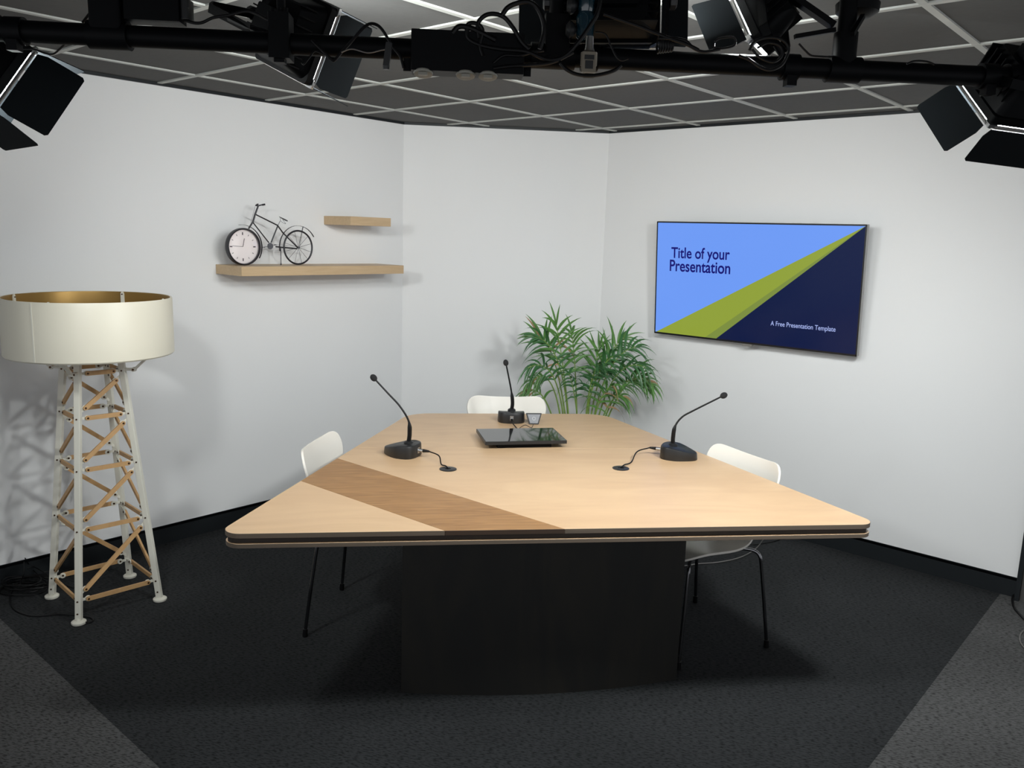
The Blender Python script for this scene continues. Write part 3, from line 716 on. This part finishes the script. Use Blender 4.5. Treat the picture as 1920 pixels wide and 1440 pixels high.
sa = math.radians(-112) if not (-160 < math.degrees(sa) < -60) else sa
e = Vector((math.cos(sa), math.sin(sa), 0)); mb = MB(); mb.box(LC+e*(SR+.0012)+Z*(SZ0+SZ1)/2, e.cross(Z), Z, e, .003, (SZ1-SZ0)/2-.004, .0008); mb.build('shade_seam', M_LAMPW, shade, LC, smooth=False)
for k in range(4):
    t = LAN+k*PI/2; rad = Vector((math.cos(t), math.sin(t), 0)); p = legp(k, 1.075)
    tip_ = LC+rad*(SR*.80)+Z*(SZ0+.012)
    mb = MB(); mb.bar(p+rad*.008, p+rad*.055, .016, .010); mb.bar(p+rad*.048-Z*.004, tip_, .016, .009); mb.cyl(p+rad*.05-rad.cross(Z)*.009, p+rad*.05+rad.cross(Z)*.009, .010, 14)
    mb.bar(tip_-rad*.01, LC+rad*(SR-.006)+Z*(SZ0+.02), .014, .006)
    arm = mb.build('shade_arm', M_LAMPW if k != 1 else M_LAMPW, lamp, LC)
    mb = MB(); q_ = p+rad*.05; c_ = rad.cross(Z); mb.cyl(q_+c_*.009, q_+c_*.012, .0045, 10); mb.cyl(q_-c_*.009, q_-c_*.012, .0045, 10); mb.build('screw', M_BRASS, arm, LC)
for ad in range(4):
    a_ = LAN+ad*PI/2; e = Vector((math.cos(a_), math.sin(a_), 0)); tt = e.cross(Z)
    mb = MB(); b0 = LC+e*(SR-.018); w_ = .008
    pts = [b0-tt*w_+Z*(SZ0+.02), b0+tt*w_+Z*(SZ0+.02), b0+tt*w_+Z*(SZ1-.010), b0+tt*w_*.3+Z*(SZ1+.001), b0-tt*w_*.3+Z*(SZ1+.001), b0-tt*w_+Z*(SZ1-.010)]
    mb.prism3(pts, e*.006); mb.bar(b0+Z*(SZ0+.03), LC+e*.05+Z*(SZ0+.01), .012, .006)
    st_ = mb.build('shade_strut', M_LAMPW, lamp, LC, smooth=False)
    mb = MB(); mb.cyl(b0+Z*(SZ1-.012), b0-e*.003+Z*(SZ1-.012), .003, 10); mb.build('screw', M_BRASS, st_, LC)
mb = MB(); mb.lathe(LC+Z*(SZ0-.01), Z, [(.06, 0), (.06, .006), (.022, .008), (.022, .06), (.016, .062), (.014, .075)], 24); mb.build('lamp_holder', M_LAMPW, lamp, LC)
mb = MB(); mb.ball(LC+Z*(SZ0+.10), .034, (1, 1, 1.1), Z, 20); mb.build('bulb', mat('frosted_bulb', (.8, .8, .78, 1), .3), lamp, LC)

# lamp lead and the cable bundle by the wall
def fz(x, y): return x*200/1920, 1040+y*150/1440
def fcable(pts, r, name, label, z=.004, n=8):
    P = [at_z(*fz(p[0], p[1]), (p[2] if len(p) > 2 else z)) for p in pts]; mb = MB(); mb.tube(smooth_path(P, n), r, 8)
    o = mb.build(name, M_CABLE, None, P[0]*1, loc=P[0]); return tag(o, label, 'cable')
fcable([(225, 640, .012), (190, 760), (195, 880), (280, 1000), (440, 1075), (620, 1105), (850, 1095), (1050, 1070), (1300, 1085), (1500, 1110), (1640, 1140), (1680, 1185), (1600, 1225), (1480, 1195, .012)], .0034, 'lamp_cord', 'black lamp cord trailing across the carpet to the front lamp foot')
mb = MB(); cb0 = at_z(*fz(480, 620), 0)
for i in range(7):
    c = cb0+Vector((random.uniform(-.02, .03), random.uniform(-.02, .02), .006+i*.007)); R_ = random.uniform(.062, .105)
    a0 = random.uniform(0, 6); P = []
    for k in range(25):
        a = a0+2*PI*k/24; P.append(c+Vector((R_*1.15*math.cos(a), R_*.8*math.sin(a), .004*math.sin(3*a+i))))
    mb.tube(P, .003, 6)
tag(mb.build('cable_coil', M_CABLE, None, cb0, loc=cb0), 'coiled bundle of black cable on the carpet behind the lamp', 'cable')
for P, lab in (([(450, 60, .13), (560, 230, .05), (700, 370, .03), (900, 460, .02), (1100, 520, .006), (1330, 600, .005)], 'thin dark cable rising up the skirting behind the lamp'),
               ([(380, 520, .02), (420, 470, .03), (640, 370, .03), (900, 300, .03), (1020, 420, .02), (1250, 700, .006)], 'thin dark cable arching from the coil under the lamp'),
               ([(490, 240, .06), (600, 220, .06), (760, 300, .05), (930, 420, .03)], 'short dark cable loop against the skirting')):
    fcable(P, .0022, 'floor_cable', lab)
tag(fcable([(230, 560, .03), (290, 545, .035), (340, 580, .03), (380, 470, .05), (430, 330, .09), (430, 130, .12)], .0022, 'floor_cable', 'thin cable climbing from the coil to the wall'))

# cables by the right edge
def rcable(pts, r, mt, name, label):
    P = [at_z(x, y, z) for x, y, z in pts]; mb = MB(); mb.tube(smooth_path(P, 8), r, 8); return tag(mb.build(name, mt, None, P[0], loc=P[0]), label, 'cable')
rcable([(1925, 1112, .02), (1908, 1112, .02), (1899, 1120, .008), (1901, 1138, .005), (1912, 1152, .005), (1930, 1170, .005), (1950, 1180, .005)], .0055, M_CABLE, 'floor_cable', 'black cable on the carpet at the far right wall end')
rcable([(1940, 1178, .006), (1920, 1182, .006), (1912, 1194, .006), (1915, 1208, .006), (1930, 1222, .006), (1950, 1220, .006)], .003, M_ALU, 'floor_cable', 'grey cable loop on the carpet at the right edge')
# cables on the floor under the right side
rcable([(1240, 1062, .004), (1282, 1061, .004), (1310, 1057, .004), (1340, 1055, .004), (1375, 1049, .004), (1400, 1040, .004), (1418, 1028, .004), (1428, 1016, .004), (1434, 1004, .004), (1432, 990, .004)], .0035, M_ALU, 'floor_cable', 'grey cable curving over the carpet below the right chair')
rcable([(1390, 1016, .004), (1410, 1021, .004), (1430, 1019, .004), (1455, 1014, .004), (1480, 1004, .004)], .003, M_CABLE, 'floor_cable', 'black cable on the carpet behind the right chair')

# ------------------------------------------------------------------ potted palm
PB = Vector((.43, 5.00, 0))
palm = thing('potted_palm', 'green areca palm with arching fronds behind the far table corner', 'plant', PB)
mb = MB(); mb.lathe(PB, Z, [(.115, .001), (.12, .01), (.15, .26), (.155, .28), (.148, .285), (.140, .25), (.138, .24)], 36, closed=False); mb.lathe(PB, Z, [(.115, .001), (.115, .004)], 36)
mb.build('pot', M_POT, palm, PB)
mb = MB(); mb.lathe(PB, Z, [(.139, .235), (.08, .245), (.01, .25)], 24); mb.build('soil', M_SOIL, palm, PB)
def leaflet(mb, p, d, L_, w_, droop, nrm):
    d = d.normalized(); side = d.cross(nrm)
    if side.length < 1e-4: side = d.cross(Vector((1, 0, 0)))
    side.normalize(); N_ = 6; vs = []; q = p.copy(); dd = d.copy()
    for i in range(N_+1):
        t = i/N_; ww = w_*math.sin(PI*(.12+.88*t)**.75)*(1 if t < 1 else 0)+.0002
        fold = nrm*ww*.5
        vs += [q-side*ww+fold, q.copy(), q+side*ww+fold]
        dd = (dd+Vector((0, 0, -droop/N_))).normalized(); q = q+dd*(L_/N_)
    fs = []
    for i in range(N_): fs += [(3*i, 3*i+1, 3*i+4, 3*i+3), (3*i+1, 3*i+2, 3*i+5, 3*i+4)]
    mb.add(vs, fs)
def frond(base, ctrl, tip, nl, llen, droop, start, mt, brown=0.0, seed=0, plane=None):
    rnd = random.Random(seed); st = MB(); lf = MB(); n = 22
    pts = [base*(1-t)**2+ctrl*2*t*(1-t)+tip*t*t for t in [i/n for i in range(n+1)]]
    st.tube(pts, [.0055*(1-.8*i/n)+.0008 for i in range(n+1)], 7)
    so = st.build('frond_stem', M_STEM, palm, PB)
    for i in range(nl):
        t = start+(1-start)*(i+.5)/nl; f_ = t*n; a = int(min(n-1, f_)); p = pts[a].lerp(pts[a+1], f_-a); tg = (pts[min(n, a+1)]-pts[max(0, a-1)]).normalized()
        sidev = tg.cross(plane if plane else Vector((0, -1, .3))).normalized()
        for s_ in (-1, 1):
            u_ = (i+.5)/nl; L_ = llen*(.55+.9*math.sin(PI*min(1, .15+.85*u_))**.7*.6)*rnd.uniform(.82, 1.12)
            dirv = (tg*(.75+.5*u_)+sidev*s_*(1.0-.45*u_)+Vector((rnd.uniform(-.32, .32), rnd.uniform(-.4, .4), rnd.uniform(-.15, .45))))
            lf.cur = 1 if rnd.random() < brown else 0
            leaflet(lf, p, dirv, L_, rnd.uniform(.0058, .0092), droop*rnd.uniform(.7, 1.3), Vector((rnd.uniform(-.3, .3), -.75, .55)).normalized())
    lf.cur = 0; leaflet(lf, pts[-1], (pts[-1]-pts[-2]), llen*.7, .006, droop*.6, Vector((0, -.7, .6)))
    lf.build('leaflets', [mt, M_LEAFB], so, PB, fixn=False)
def P5(px, py, y): return at_y(px, py, y)
def fr_(bx, cpx, tpx, y0, y1, nl=11, ll=.17, dr=1.0, st=.45, mt=M_LEAF, br=.04, seed=1):
    base = PB+Vector((bx, random.uniform(-.04, .04), .245)); frond(base, P5(cpx[0], cpx[1], y0), P5(tpx[0], tpx[1], y1), nl, ll, dr, st, mt, br, seed)
fr_(-.03, (1062, 700), (1042, 605), 5.00, 4.98, 9, .20, .9, .55, M_LEAF, .02, 11)
fr_(-.05, (1070, 640), (1003, 632), 5.0, 4.92, 9, .19, 2.0, .55, M_LEAFD, .02, 12)
fr_(-.07, (1060, 650), (990, 690), 5.0, 4.85, 9, .18, 2.4, .52, M_LEAFD, .05, 13)
fr_(-.08, (1050, 650), (990, 722), 5.0, 4.90, 7, .14, 2.6, .60, M_LEAF, .12, 14)
fr_(.00, (1082, 690), (1072, 625), 5.0, 5.05, 8, .19, 1.6, .60, M_LEAF, .02, 15)
fr_(.02, (1108, 710), (1124, 650), 5.02, 5.06, 7, .16, .8, .62, M_LEAF, .02, 16)
fr_(.04, (1110, 670), (1172, 632), 5.0, 5.0, 10, .18, 1.3, .55, M_LEAF, .02, 17)
fr_(.05, (1118, 660), (1195, 650), 5.0, 4.92, 10, .19, 1.9, .52, M_LEAFD, .02, 18)
fr_(.06, (1135, 650), (1212, 690), 5.0, 4.85, 10, .19, 2.4, .52, M_LEAFD, .03, 19)
fr_(.07, (1150, 680), (1212, 712), 5.0, 4.95, 8, .20, 2.0, .55, M_LEAF, .03, 20)
fr_(.05, (1112, 735), (1150, 722), 4.95, 4.85, 7, .19, 2.6, .50, M_LEAF, .10, 21)
fr_(.01, (1085, 740), (1066, 700), 4.95, 4.85, 6, .14, 2.6, .60, M_LEAFD, .02, 22)
fr_(.03, (1098, 700), (1125, 682), 4.95, 4.82, 9, .17, 2.6, .52, M_LEAFD, .02, 23)
fr_(.02, (1095, 700), (1150, 668), 4.95, 4.82, 9, .18, 2.2, .50, M_LEAFD, .02, 24)
fr_(-.09, (1030, 690), (978, 742), 5.0, 4.95, 6, .15, 2.0, .50, M_LEAF, .1, 25)
fr_(.08, (1165, 660), (1226, 722), 5.0, 4.92, 8, .17, 1.8, .55, M_LEAF, .04, 26)
fr_(.06, (1135, 720), (1172, 745), 4.95, 4.88, 6, .17, 2.4, .50, M_LEAF, .15, 27)
fr_(-.04, (1050, 620), (1000, 628), 5.0, 5.0, 8, .15, .7, .62, M_LEAF, .10, 28)

# ------------------------------------------------------------------ lighting truss pipe
PZc = 2.128
pL = at_z(-330, 42, PZc); pR = at_z(2250, 162, PZc)
pL = at_z(0, 57, PZc); pR = at_z(1920, 147, PZc); pd = (pR-pL).normalized(); pd.z = 0; pd.normalize()
P0 = pL-pd*.9; P1 = pR+pd*.9; P0.z = P1.z = PZc
def on_pipe(px):
    # point of the pipe axis seen at column px
    n = ray(px, 0).cross(ray(px, 500)); k = -(P0-EYEP).dot(n)/pd.dot(n); return P0+pd*k
pside = Vector((pd.y, -pd.x, 0))      # towards the camera
pipe = thing('lighting_pipe', 'long black lighting pipe hanging across the room below the ceiling', 'pipe', (P0+P1)/2); OP = (P0+P1)/2
mb = MB(); mb.tube([P0, P1], .0242, 24); mb.build('pipe', M_BLACK, pipe, OP)
mb = MB(); mb.cyl(on_pipe(1555)+Vector((0, 0, 0)), on_pipe(1607), .0285, 24)
tee = on_pipe(1580); mb.cyl(tee-pd*.04, tee+pd*.04, .031, 24); mb.cyl(tee, tee+Z*.085, .0285, 24); mb.cyl(tee+Z*.0, Vector((tee.x, tee.y, CEIL-.004)), .0215, 20)
mb.lathe(Vector((tee.x, tee.y, CEIL-.010)), Z, [(.05, 0), (.05, .006)], 24)
mb.build('hanger_pole', M_BLACK, pipe, OP)
k0 = on_pipe(206); mb = MB(); mb.cyl(k0-pd*.045, k0+pd*.045, .032, 24); mb.box(k0+Z*.10, pd, pside, Z, .036, .03, .09, .008); mb.cyl(k0+Z*.1, Vector((k0.x, k0.y, CEIL-.004)), .03, 20); mb.lathe(Vector((k0.x, k0.y, CEIL-.010)), Z, [(.05, 0), (.05, .006)], 24); mb.build('hanger_pole', M_BLACK, pipe, OP)
k1 = on_pipe(1042); mb = MB(); mb.cyl(k1-pd*.06, k1+pd*.045, .030, 24); mb.cyl(k1, Vector((k1.x, k1.y, CEIL-.004)), .0195, 20); mb.box(k1+Z*.04, pd, pside, Z, .03, .03, .05, .006); mb.lathe(Vector((k1.x, k1.y, CEIL-.010)), Z, [(.05, 0), (.05, .006)], 24); mb.build('hanger_pole', M_BLACK, pipe, OP)
k3 = on_pipe(528); mb = MB(); mb.box(k3+Z*.012+pside*.004, pd, pside, Z, .024, .032, .050, .004); mb.cyl(k3+Z*.06, k3+Z*.13, .010, 14); mb.cyl(k3+Z*.13, Vector((k3.x, k3.y, CEIL-.004)), .016, 14)
for q_ in (-.016, 0, .016): mb.cyl(k3+pd*q_+Z*.062+pside*.02, k3+pd*q_+Z*.074+pside*.02, .0045, 10)
mb.build('pipe_clamp', M_BLACK, pipe, OP)
k2 = on_pipe(1905); mb = MB(); mb.cyl(k2-pd*.03, k2+pd*.06, .032, 24); mb.build('pipe_sleeve', M_BLACK, pipe, OP)

# ------------------------------------------------------------------ studio lights
def fixture(key, label, c, ypr, w_, h_, L_, opens, pipe_px, grp='studio lights clamped on the black pipe', body=.10, shift=0.0):
    yw, pt, rl = [math.radians(v) for v in ypr]
    a = Vector((math.sin(yw)*math.cos(pt), math.cos(yw)*math.cos(pt), -math.sin(pt)))
    s0 = Vector((math.cos(yw), -math.sin(yw), 0)); u0 = s0.cross(a)
    s = s0*math.cos(rl)+u0*math.sin(rl); u = -s0*math.sin(rl)+u0*math.cos(rl)
    c = Vector(c)+s*shift
    root = thing('studio_light', label, 'studio light', c-a*(body*.6), group=grp); O = root.location.copy()
    mb = MB(); 
    mb.box(c-a*.016, s, u, a, w_/2, h_/2, .010, .012)
    front = mb.build('front_frame', M_BLACK, root, O)
    mb = MB(); n_ = 1
    A_ = [c-a*.026+s*x+u*y for x, y in rrect(w_*.46, h_*.46, .02, 4)]; B_ = [c-a*(.026+body)+s*x+u*y for x, y in rrect(w_*.34, h_*.36, .02, 4)]
    k = len(A_); mb.add(A_+B_, [tuple(range(k)), tuple(range(2*k-1, k-1, -1))]+[(i, (i+1) % k, (i+1) % k+k, i+k) for i in range(k)])
    for i in range(7): mb.box(c-a*(.045+body*.42)+u*(-.35+.7*i/6)*h_, s, a, u, w_*.44, body*.36, .0018)
    mb.box(c-a*(.03+body)+s*0, s, u, a, w_*.25, h_*.18, .02, .006)
    hs = mb.build('housing', M_BLACK, root, O)
    mb = MB(); mb.box(c-a*.001, s, u, a, w_*.435, h_*.435, .0055); em = mat('lens_glow_'+key, (.8, .8, .8, 1), .4, emis=(.965, 1, .99, 1), estr=LENS_POWER[key])
    mb.build('lens', em, root, O, smooth=False)
    for i, (cx_, cy_) in enumerate(((1, 1), (-1, 1), (-1, -1), (1, -1))):
        mb = MB(); mb.box(c+s*cx_*w_*.46+u*cy_*h_*.46-a*.002, s, u, a, .012, .012, .004, .003); mb.cyl(c+s*cx_*w_*.46+u*cy_*h_*.46, c+s*cx_*w_*.46+u*cy_*h_*.46+a*.008, .006, 12); mb.build('corner_clip', M_BRIGHT, root, O)
    for sd in 'LRTB':
        if sd not in opens: continue
        th = math.radians(opens[sd]); nn, tt, dn, dt = {'L': (-s, u, w_, h_), 'R': (s, u, w_, h_), 'T': (u, s, h_, w_), 'B': (-u, s, h_, w_)}[sd]
        hc = c+nn*dn/2; od = a*math.cos(th)+nn*math.sin(th); pn_ = tt.cross(od)
        hb_, ho = dt*.44, dt*.48; Lx = L_ if isinstance(L_, float) else L_[sd]
        pts = [hc-tt*hb_+od*.008, hc+tt*hb_+od*.008, hc+tt*ho+od*(.03), hc+tt*ho+od*(Lx-.006), hc+tt*(ho-.006)+od*Lx, hc-tt*(ho-.006)+od*Lx, hc-tt*ho+od*(Lx-.006), hc-tt*ho+od*.03]
        mb = MB(); mb.prism3([p-pn_*.0009 for p in pts], pn_*.0018); bd = mb.build('barn_door', M_DOOR, root, O, smooth=False)
        mb = MB(); mb.cyl(hc-tt*hb_, hc+tt*hb_, .0045, 10); mb.build('hinge', M_ALU, bd, O)
    # yoke and clamp
    kp = on_pipe(pipe_px); piv = c-a*(.03+body*.45)
    tgt = kp-piv; tgt = tgt-s*tgt.dot(s)
    yd = tgt.normalized() if tgt.length > .03 else u
    rr = max(h_*.62, min(.16, (kp-piv).length*.75)); hwid = w_/2+.012
    mb = MB(); pts = [piv-s*hwid, piv-s*hwid+yd*rr*.8, piv-s*hwid*.7+yd*rr, piv+s*hwid*.7+yd*rr, piv+s*hwid+yd*rr*.8, piv+s*hwid]
    for i in range(5): mb.bar(pts[i], pts[i+1], .022, .004, up=s if i in (0, 4) else yd)
    mb.build('yoke', M_BLACK, root, O, smooth=False)
    for sg in (-1, 1):
        mb = MB(); mb.lathe(piv+s*sg*(hwid+.002), s*sg, [(.008, 0), (.018, .004), (.018, .016), (.012, .020)], 10); mb.build('tilt_knob', M_SATIN, root, O)
    mb = MB(); top = piv+yd*rr; mb.tube([top, top+(kp-top)*.5, kp], .008, 10)
    mb.cyl(kp-pd*.02, kp+pd*.02, .031, 20); mb.box(kp+pside*.012-Z*.034, pd, pside, Z, .012, .014, .012); mb.build('pipe_clamp', M_BLACK, root, O)
    return root
fixture('A', 'leftmost black studio light with barn doors, cut by the left edge', (-1.343, 2.217, 2.045), (38.9, 34.5, 1.9), .219, .195, .125, {'R': 27.9, 'B': 2.5, 'T': 18.6, 'L': 25}, 30)
fixture('B', 'black studio light second from left, aimed right over the shelves', (-.589, 2.305, 2.203), (32.1, 6.7, -23.2), .219, .205, .15, {'R': -9.1, 'B': 4.6, 'T': .3}, 527, body=.06)
fixture('C', 'black studio light in the centre behind the cable loops, seen from its back', (.205, 2.165, 2.248), (2, 8, 1.5), .25, .160, {'L': .12, 'R': .075}, {'L': 52, 'R': 80}, 1105, body=.08)
fixture('D', 'black studio light right of centre, aimed left beside the tall hanger pole', (.622, 2.258, 2.214), (-54.2, 36.4, -30.1), .075, .211, .10, {'L': 35.3}, 1480, body=.085, shift=-.0725)
fixture('E', 'rightmost black studio light with barn doors, cut by the right edge', (1.275, 2.259, 2.074), (-13.3, 49.5, -6.3), .224, .218, .11, {'L': 35.7, 'B': -5.5, 'R': 25, 'T': 20}, 1850)

# ------------------------------------------------------------------ boxes and cables on the pipe
b0_ = on_pipe(293)+Z*.062; mb = MB(); mb.box(b0_, pd, pside, Z, .062, .028, .030, .003)
psu = mb.build('power_supply', M_BLACK, None, b0_, loc=b0_); tag(psu, 'black power supply box lying on top of the pipe at left', 'power supply')
mb = MB(); mb.box(b0_+pd*.072, pd, pside, Z, .010, .022, .022, .006); mb.build('end_cap', M_SATIN, psu, b0_)
# socket box under the pipe
s0_ = on_pipe(877); sbc = s0_+pside*.062-Z*.018
srot = (on_pipe(985)-on_pipe(770)).normalized()
sb = thing('socket_box', 'black power socket box hanging on the pipe near the middle', 'power box', sbc)
mb = MB(); mb.box(sbc, pd, pside, Z, .128, .034, .044, .004); mb.build('housing', M_BLACK, sb, sbc)
mb = MB(); mb.box(sbc+pd*.137-Z*.028, pd, pside, Z, .010, .003, .014, .002); mb.box(sbc-pd*.137-Z*.028, pd, pside, Z, .010, .003, .014, .002); mb.cyl(sbc+pd*.139-Z*.028+pside*.003, sbc+pd*.139-Z*.028+pside*.005, .003, 10); mb.build('mounting_lugs', M_BLACK, sb, sbc)
for (px, py) in ((793, 132), (873, 140), (914, 143)):
    p = at_z(px, py, sbc.z-.0445); p = sbc+pd*(p-sbc).dot(pd)-Z*.0445+pside*.018
    mb = MB(); mb.lathe(p, -Z+pside*.25, [(.0205, 0), (.0225, .003), (.021, .007), (.012, .009)], 28); lid = mb.build('socket_cover', M_SOCKET, sb, sbc)
    mb = MB(); mb.box(p-Z*.008+pside*.016, pd, pside, Z, .010, .008, .003, .002); mb.build('cover_tab', M_SOCKET, lid, sbc)
# metal connector dangling at 1105,110
cpt = at_y(1104, 112, 1.99)
cn = thing('cable_connector', 'metal cable connector hanging in front of the pipe at centre', 'connector', cpt)
mb = MB(); mb.box(cpt-Z*.006, pd, pside, Z, .0165, .008, .022, .002); mb.box(cpt+Z*.001, pd, pside, Z, .0185, .006, .014, .002); mb.build('connector_body', mat('dull_nickel', srgb(128, 120, 106), .5), cn, cpt, smooth=False)
mb = MB(); mb.box(cpt-Z*.012+pside*.0085, pd, pside, Z, .009, .001, .009); mb.box(cpt+Z*.004+pside*.0085, pd, pside, Z, .011, .001, .005); mb.build('latch', M_SATIN, cn, cpt, smooth=False)
mb = MB(); mb.tube([cpt+Z*.018, cpt+Z*.026, cpt+Z*.05], [.013, .010, .0085], 16); mb.build('strain_relief', M_BRIGHT, cn, cpt)
# blue tinted bottle-shaped clamp knob above it
bp_ = at_y(1098, 38, 2.02)
bl = thing('blue_clamp', 'glossy dark blue clamp body hanging at the centre above the connector', 'clamp', bp_)
mb = MB(); mb.lathe(bp_-Z*.045, Z, [(.012, 0), (.020, .008), (.022, .05), (.017, .062), (.019, .07), (.019, .10), (.010, .11)], 24); mb.build('clamp_body', M_BLUEGEL, bl, bp_)
mb = MB()
for dz in (-.022, .030):
    mb.lathe(bp_-pd*.030+Z*dz, -pd, [(.006, -.01), (.018, 0), (.020, .006), (.012, .014)], 12)
mb.build('wing_knobs', M_SATIN, bl, bp_)

def pcable(pts, r, label, y=2.0, name='pipe_cable', n=8, mt=None):
    P = [at_y(p[0], p[1], p[2] if len(p) > 2 else y) for p in pts]; mb = MB(); mb.tube(smooth_path(P, n), r, 8)
    return tag(mb.build(name, mt or M_CABLE, None, P[0], loc=P[0]), label, 'cable')
pcable([(345, 38, 2.02), (365, 43), (380, 42), (400, 33), (430, 28), (462, 21), (482, 26), (505, 38), (520, 38)], .0035, 'black cable running from the power supply box to the second light', 2.02)
pcable([(180, -15), (176, 10), (168, 25), (155, 42, 2.03)], .003, 'thin black cable hanging left of the leftmost hanger pole', 2.02)
pcable([(222, -10), (229, 12), (240, 28), (262, 36, 2.02)], .0035, 'black cable entering the left end of the power supply box', 2.02)
pcable([(4, 72), (14, 84), (30, 92), (60, 92), (85, 100), (100, 101), (112, 92), (124, 80)], .0022, 'thin black cable sagging over the leftmost studio light', 2.05)
pcable([(585, 75, 2.0), (600, 90), (622, 112), (628, 112), (640, 98), (655, 82), (672, 62), (688, 47), (702, 45), (716, 55), (735, 85), (750, 105), (757, 128)], .0034, 'black cable arching over the pipe between second light and socket box', 1.99)
pcable([(566, 118, 2.02), (570, 120), (580, 108), (590, 96), (604, 100), (620, 108), (632, 110)], .002, 'thin black safety wire looped below the pipe at the second light', 2.0)
pcable([(640, 98), (660, 92), (690, 99), (715, 94), (728, 92)], .0016, 'thin wire stretched along the front of the pipe', 1.985, mt=M_ALU)
# loops at the socket box
for L_, lab, r in (([(823, 72), (828, 62), (845, 61), (845, 72), (838, 78), (826, 77), (823, 70)], 'small black cable ring on top of the socket box', .0025),
                ([(848, 62), (860, 50), (878, 51), (900, 60), (930, 75)], 'short black cable bump above the socket box', .006),
                ([(898, 72), (896, 45), (908, 30), (925, 26), (945, 32), (962, 52), (978, 78), (992, 92)], 'thick black cable arch left of the centre light', .005),
                ([(876, 60), (878, 45), (893, 44), (905, 56), (900, 85), (905, 105)], 'black cable hoop above the socket covers', .0045),
                ([(940, 30), (955, 12), (985, 3), (1005, 12), (1018, 38), (1020, 62), (1012, 92)], 'large round black cable loop in front of the centre light', .0055),
                ([(875, 55), (878, 72), (900, 84), (940, 92), (985, 96), (1015, 108), (1035, 112), (1060, 104), (1085, 78), (1105, 50), (1120, 25), (1128, -10)], 'long black cable swinging from the socket box up past the blue clamp', .0048),
                ([(925, 118), (945, 104), (975, 104), (1000, 98), (1020, 95)], 'short black cable crossing the right half of the socket box', .003),
                ([(925, 128), (955, 124), (990, 122), (1025, 119), (1048, 112), (1075, 98)], 'black cable running along the lower pipe edge at centre', .004),
                ([(1050, 118), (1062, 130), (1080, 139), (1105, 142), (1130, 139), (1152, 132), (1165, 122)], 'black cable sagging below the pipe under the metal connector', .0042),
                ([(1116, 60), (1135, 64), (1145, 85), (1155, 105), (1165, 113), (1178, 110)], 'thin black cable curling right of the metal connector', .0022),
                ([(1132, 26), (1160, 36), (1200, 50), (1245, 68), (1285, 82), (1310, 94)], 'straight black cable sloping down right of the centre light', .0042),
                ([(1235, 72), (1262, 72), (1285, 76), (1300, 90), (1320, 97), (1350, 92)], 'black cable arching to the right of the centre light', .0035),
                ([(1340, 78), (1350, 72), (1375, 70), (1378, 84), (1360, 90), (1340, 90), (1339, 80)], 'small cable loop below the lit door of the right centre light', .0025),
                ([(1385, 104), (1405, 112), (1425, 126), (1445, 131), (1465, 122), (1476, 104), (1478, 88), (1465, 74), (1440, 70), (1415, 78), (1405, 95)], 'round black cable coil hanging in front of the pipe at right', .0034),
                ([(1410, 92), (1425, 108), (1450, 116), (1466, 104), (1462, 86), (1440, 80), (1420, 90)], 'inner ring of the black cable coil at right', .003),
                ([(1498, 82), (1510, 95), (1521, 104), (1540, 106), (1560, 107)], 'thin black cable drooping to the tall hanger pole', .0022),
                ([(1700, 120), (1712, 115), (1725, 114), (1740, 116), (1752, 121)], 'thin black cable bump on top of the pipe at right', .0022)):
    pcable(L_, r, lab, 1.975)
# coiled cable bundle behind, cylinder of loops at 1240,85
mb = MB(); cb = at_y(1245, 84, 2.0)
for i in range(6): mb.torus(cb+pd*(-.012+.006*i), pd, .018-.001*i, .0028, 24, 6)
tag(mb.build('cable_bundle', M_CABLE, None, cb, loc=cb), 'tightly wound small black cable bundle resting on the pipe right of centre', 'cable')
# safety strap clip at 735,115
sp_ = at_y(726, 112, 1.97); mb = MB(); mb.bar(at_y(730, 80, 1.97), at_y(724, 124, 1.97), .014, .010); mb.lathe(at_y(724, 127, 1.97), Z, [(.007, -.004), (.008, .004)], 12)
tag(mb.build('hanging_handle', M_SATIN, None, sp_, loc=sp_), 'small dark handle hanging in front of the pipe left of the socket box', 'handle')
# wall-bracket lamp head on the tall pole
hp = at_y(1608, 14, 2.16); hd = thing('projector_bracket', 'black bracket head with grey underside on the tall hanger pole', 'bracket', hp)
mb = MB(); mb.lathe(hp-Z*.012, Z, [(.03, -.012), (.05, 0), (.052, .02), (.03, .04)], 20); mb.build('bracket_head', M_BLACK, hd, hp)
mb = MB(); mb.bar(at_y(1618, 30, 2.12), at_y(1598, 64, 2.05), .010, .010); mb.bar(at_y(1475, -12, 2.12), at_y(1562, 48, 2.12), .028, .014); mb.bar(at_y(1490, 69, 2.12), at_y(1566, 56, 2.12), .014, .010); mb.build('bracket_arms', M_BLACK, hd, hp)
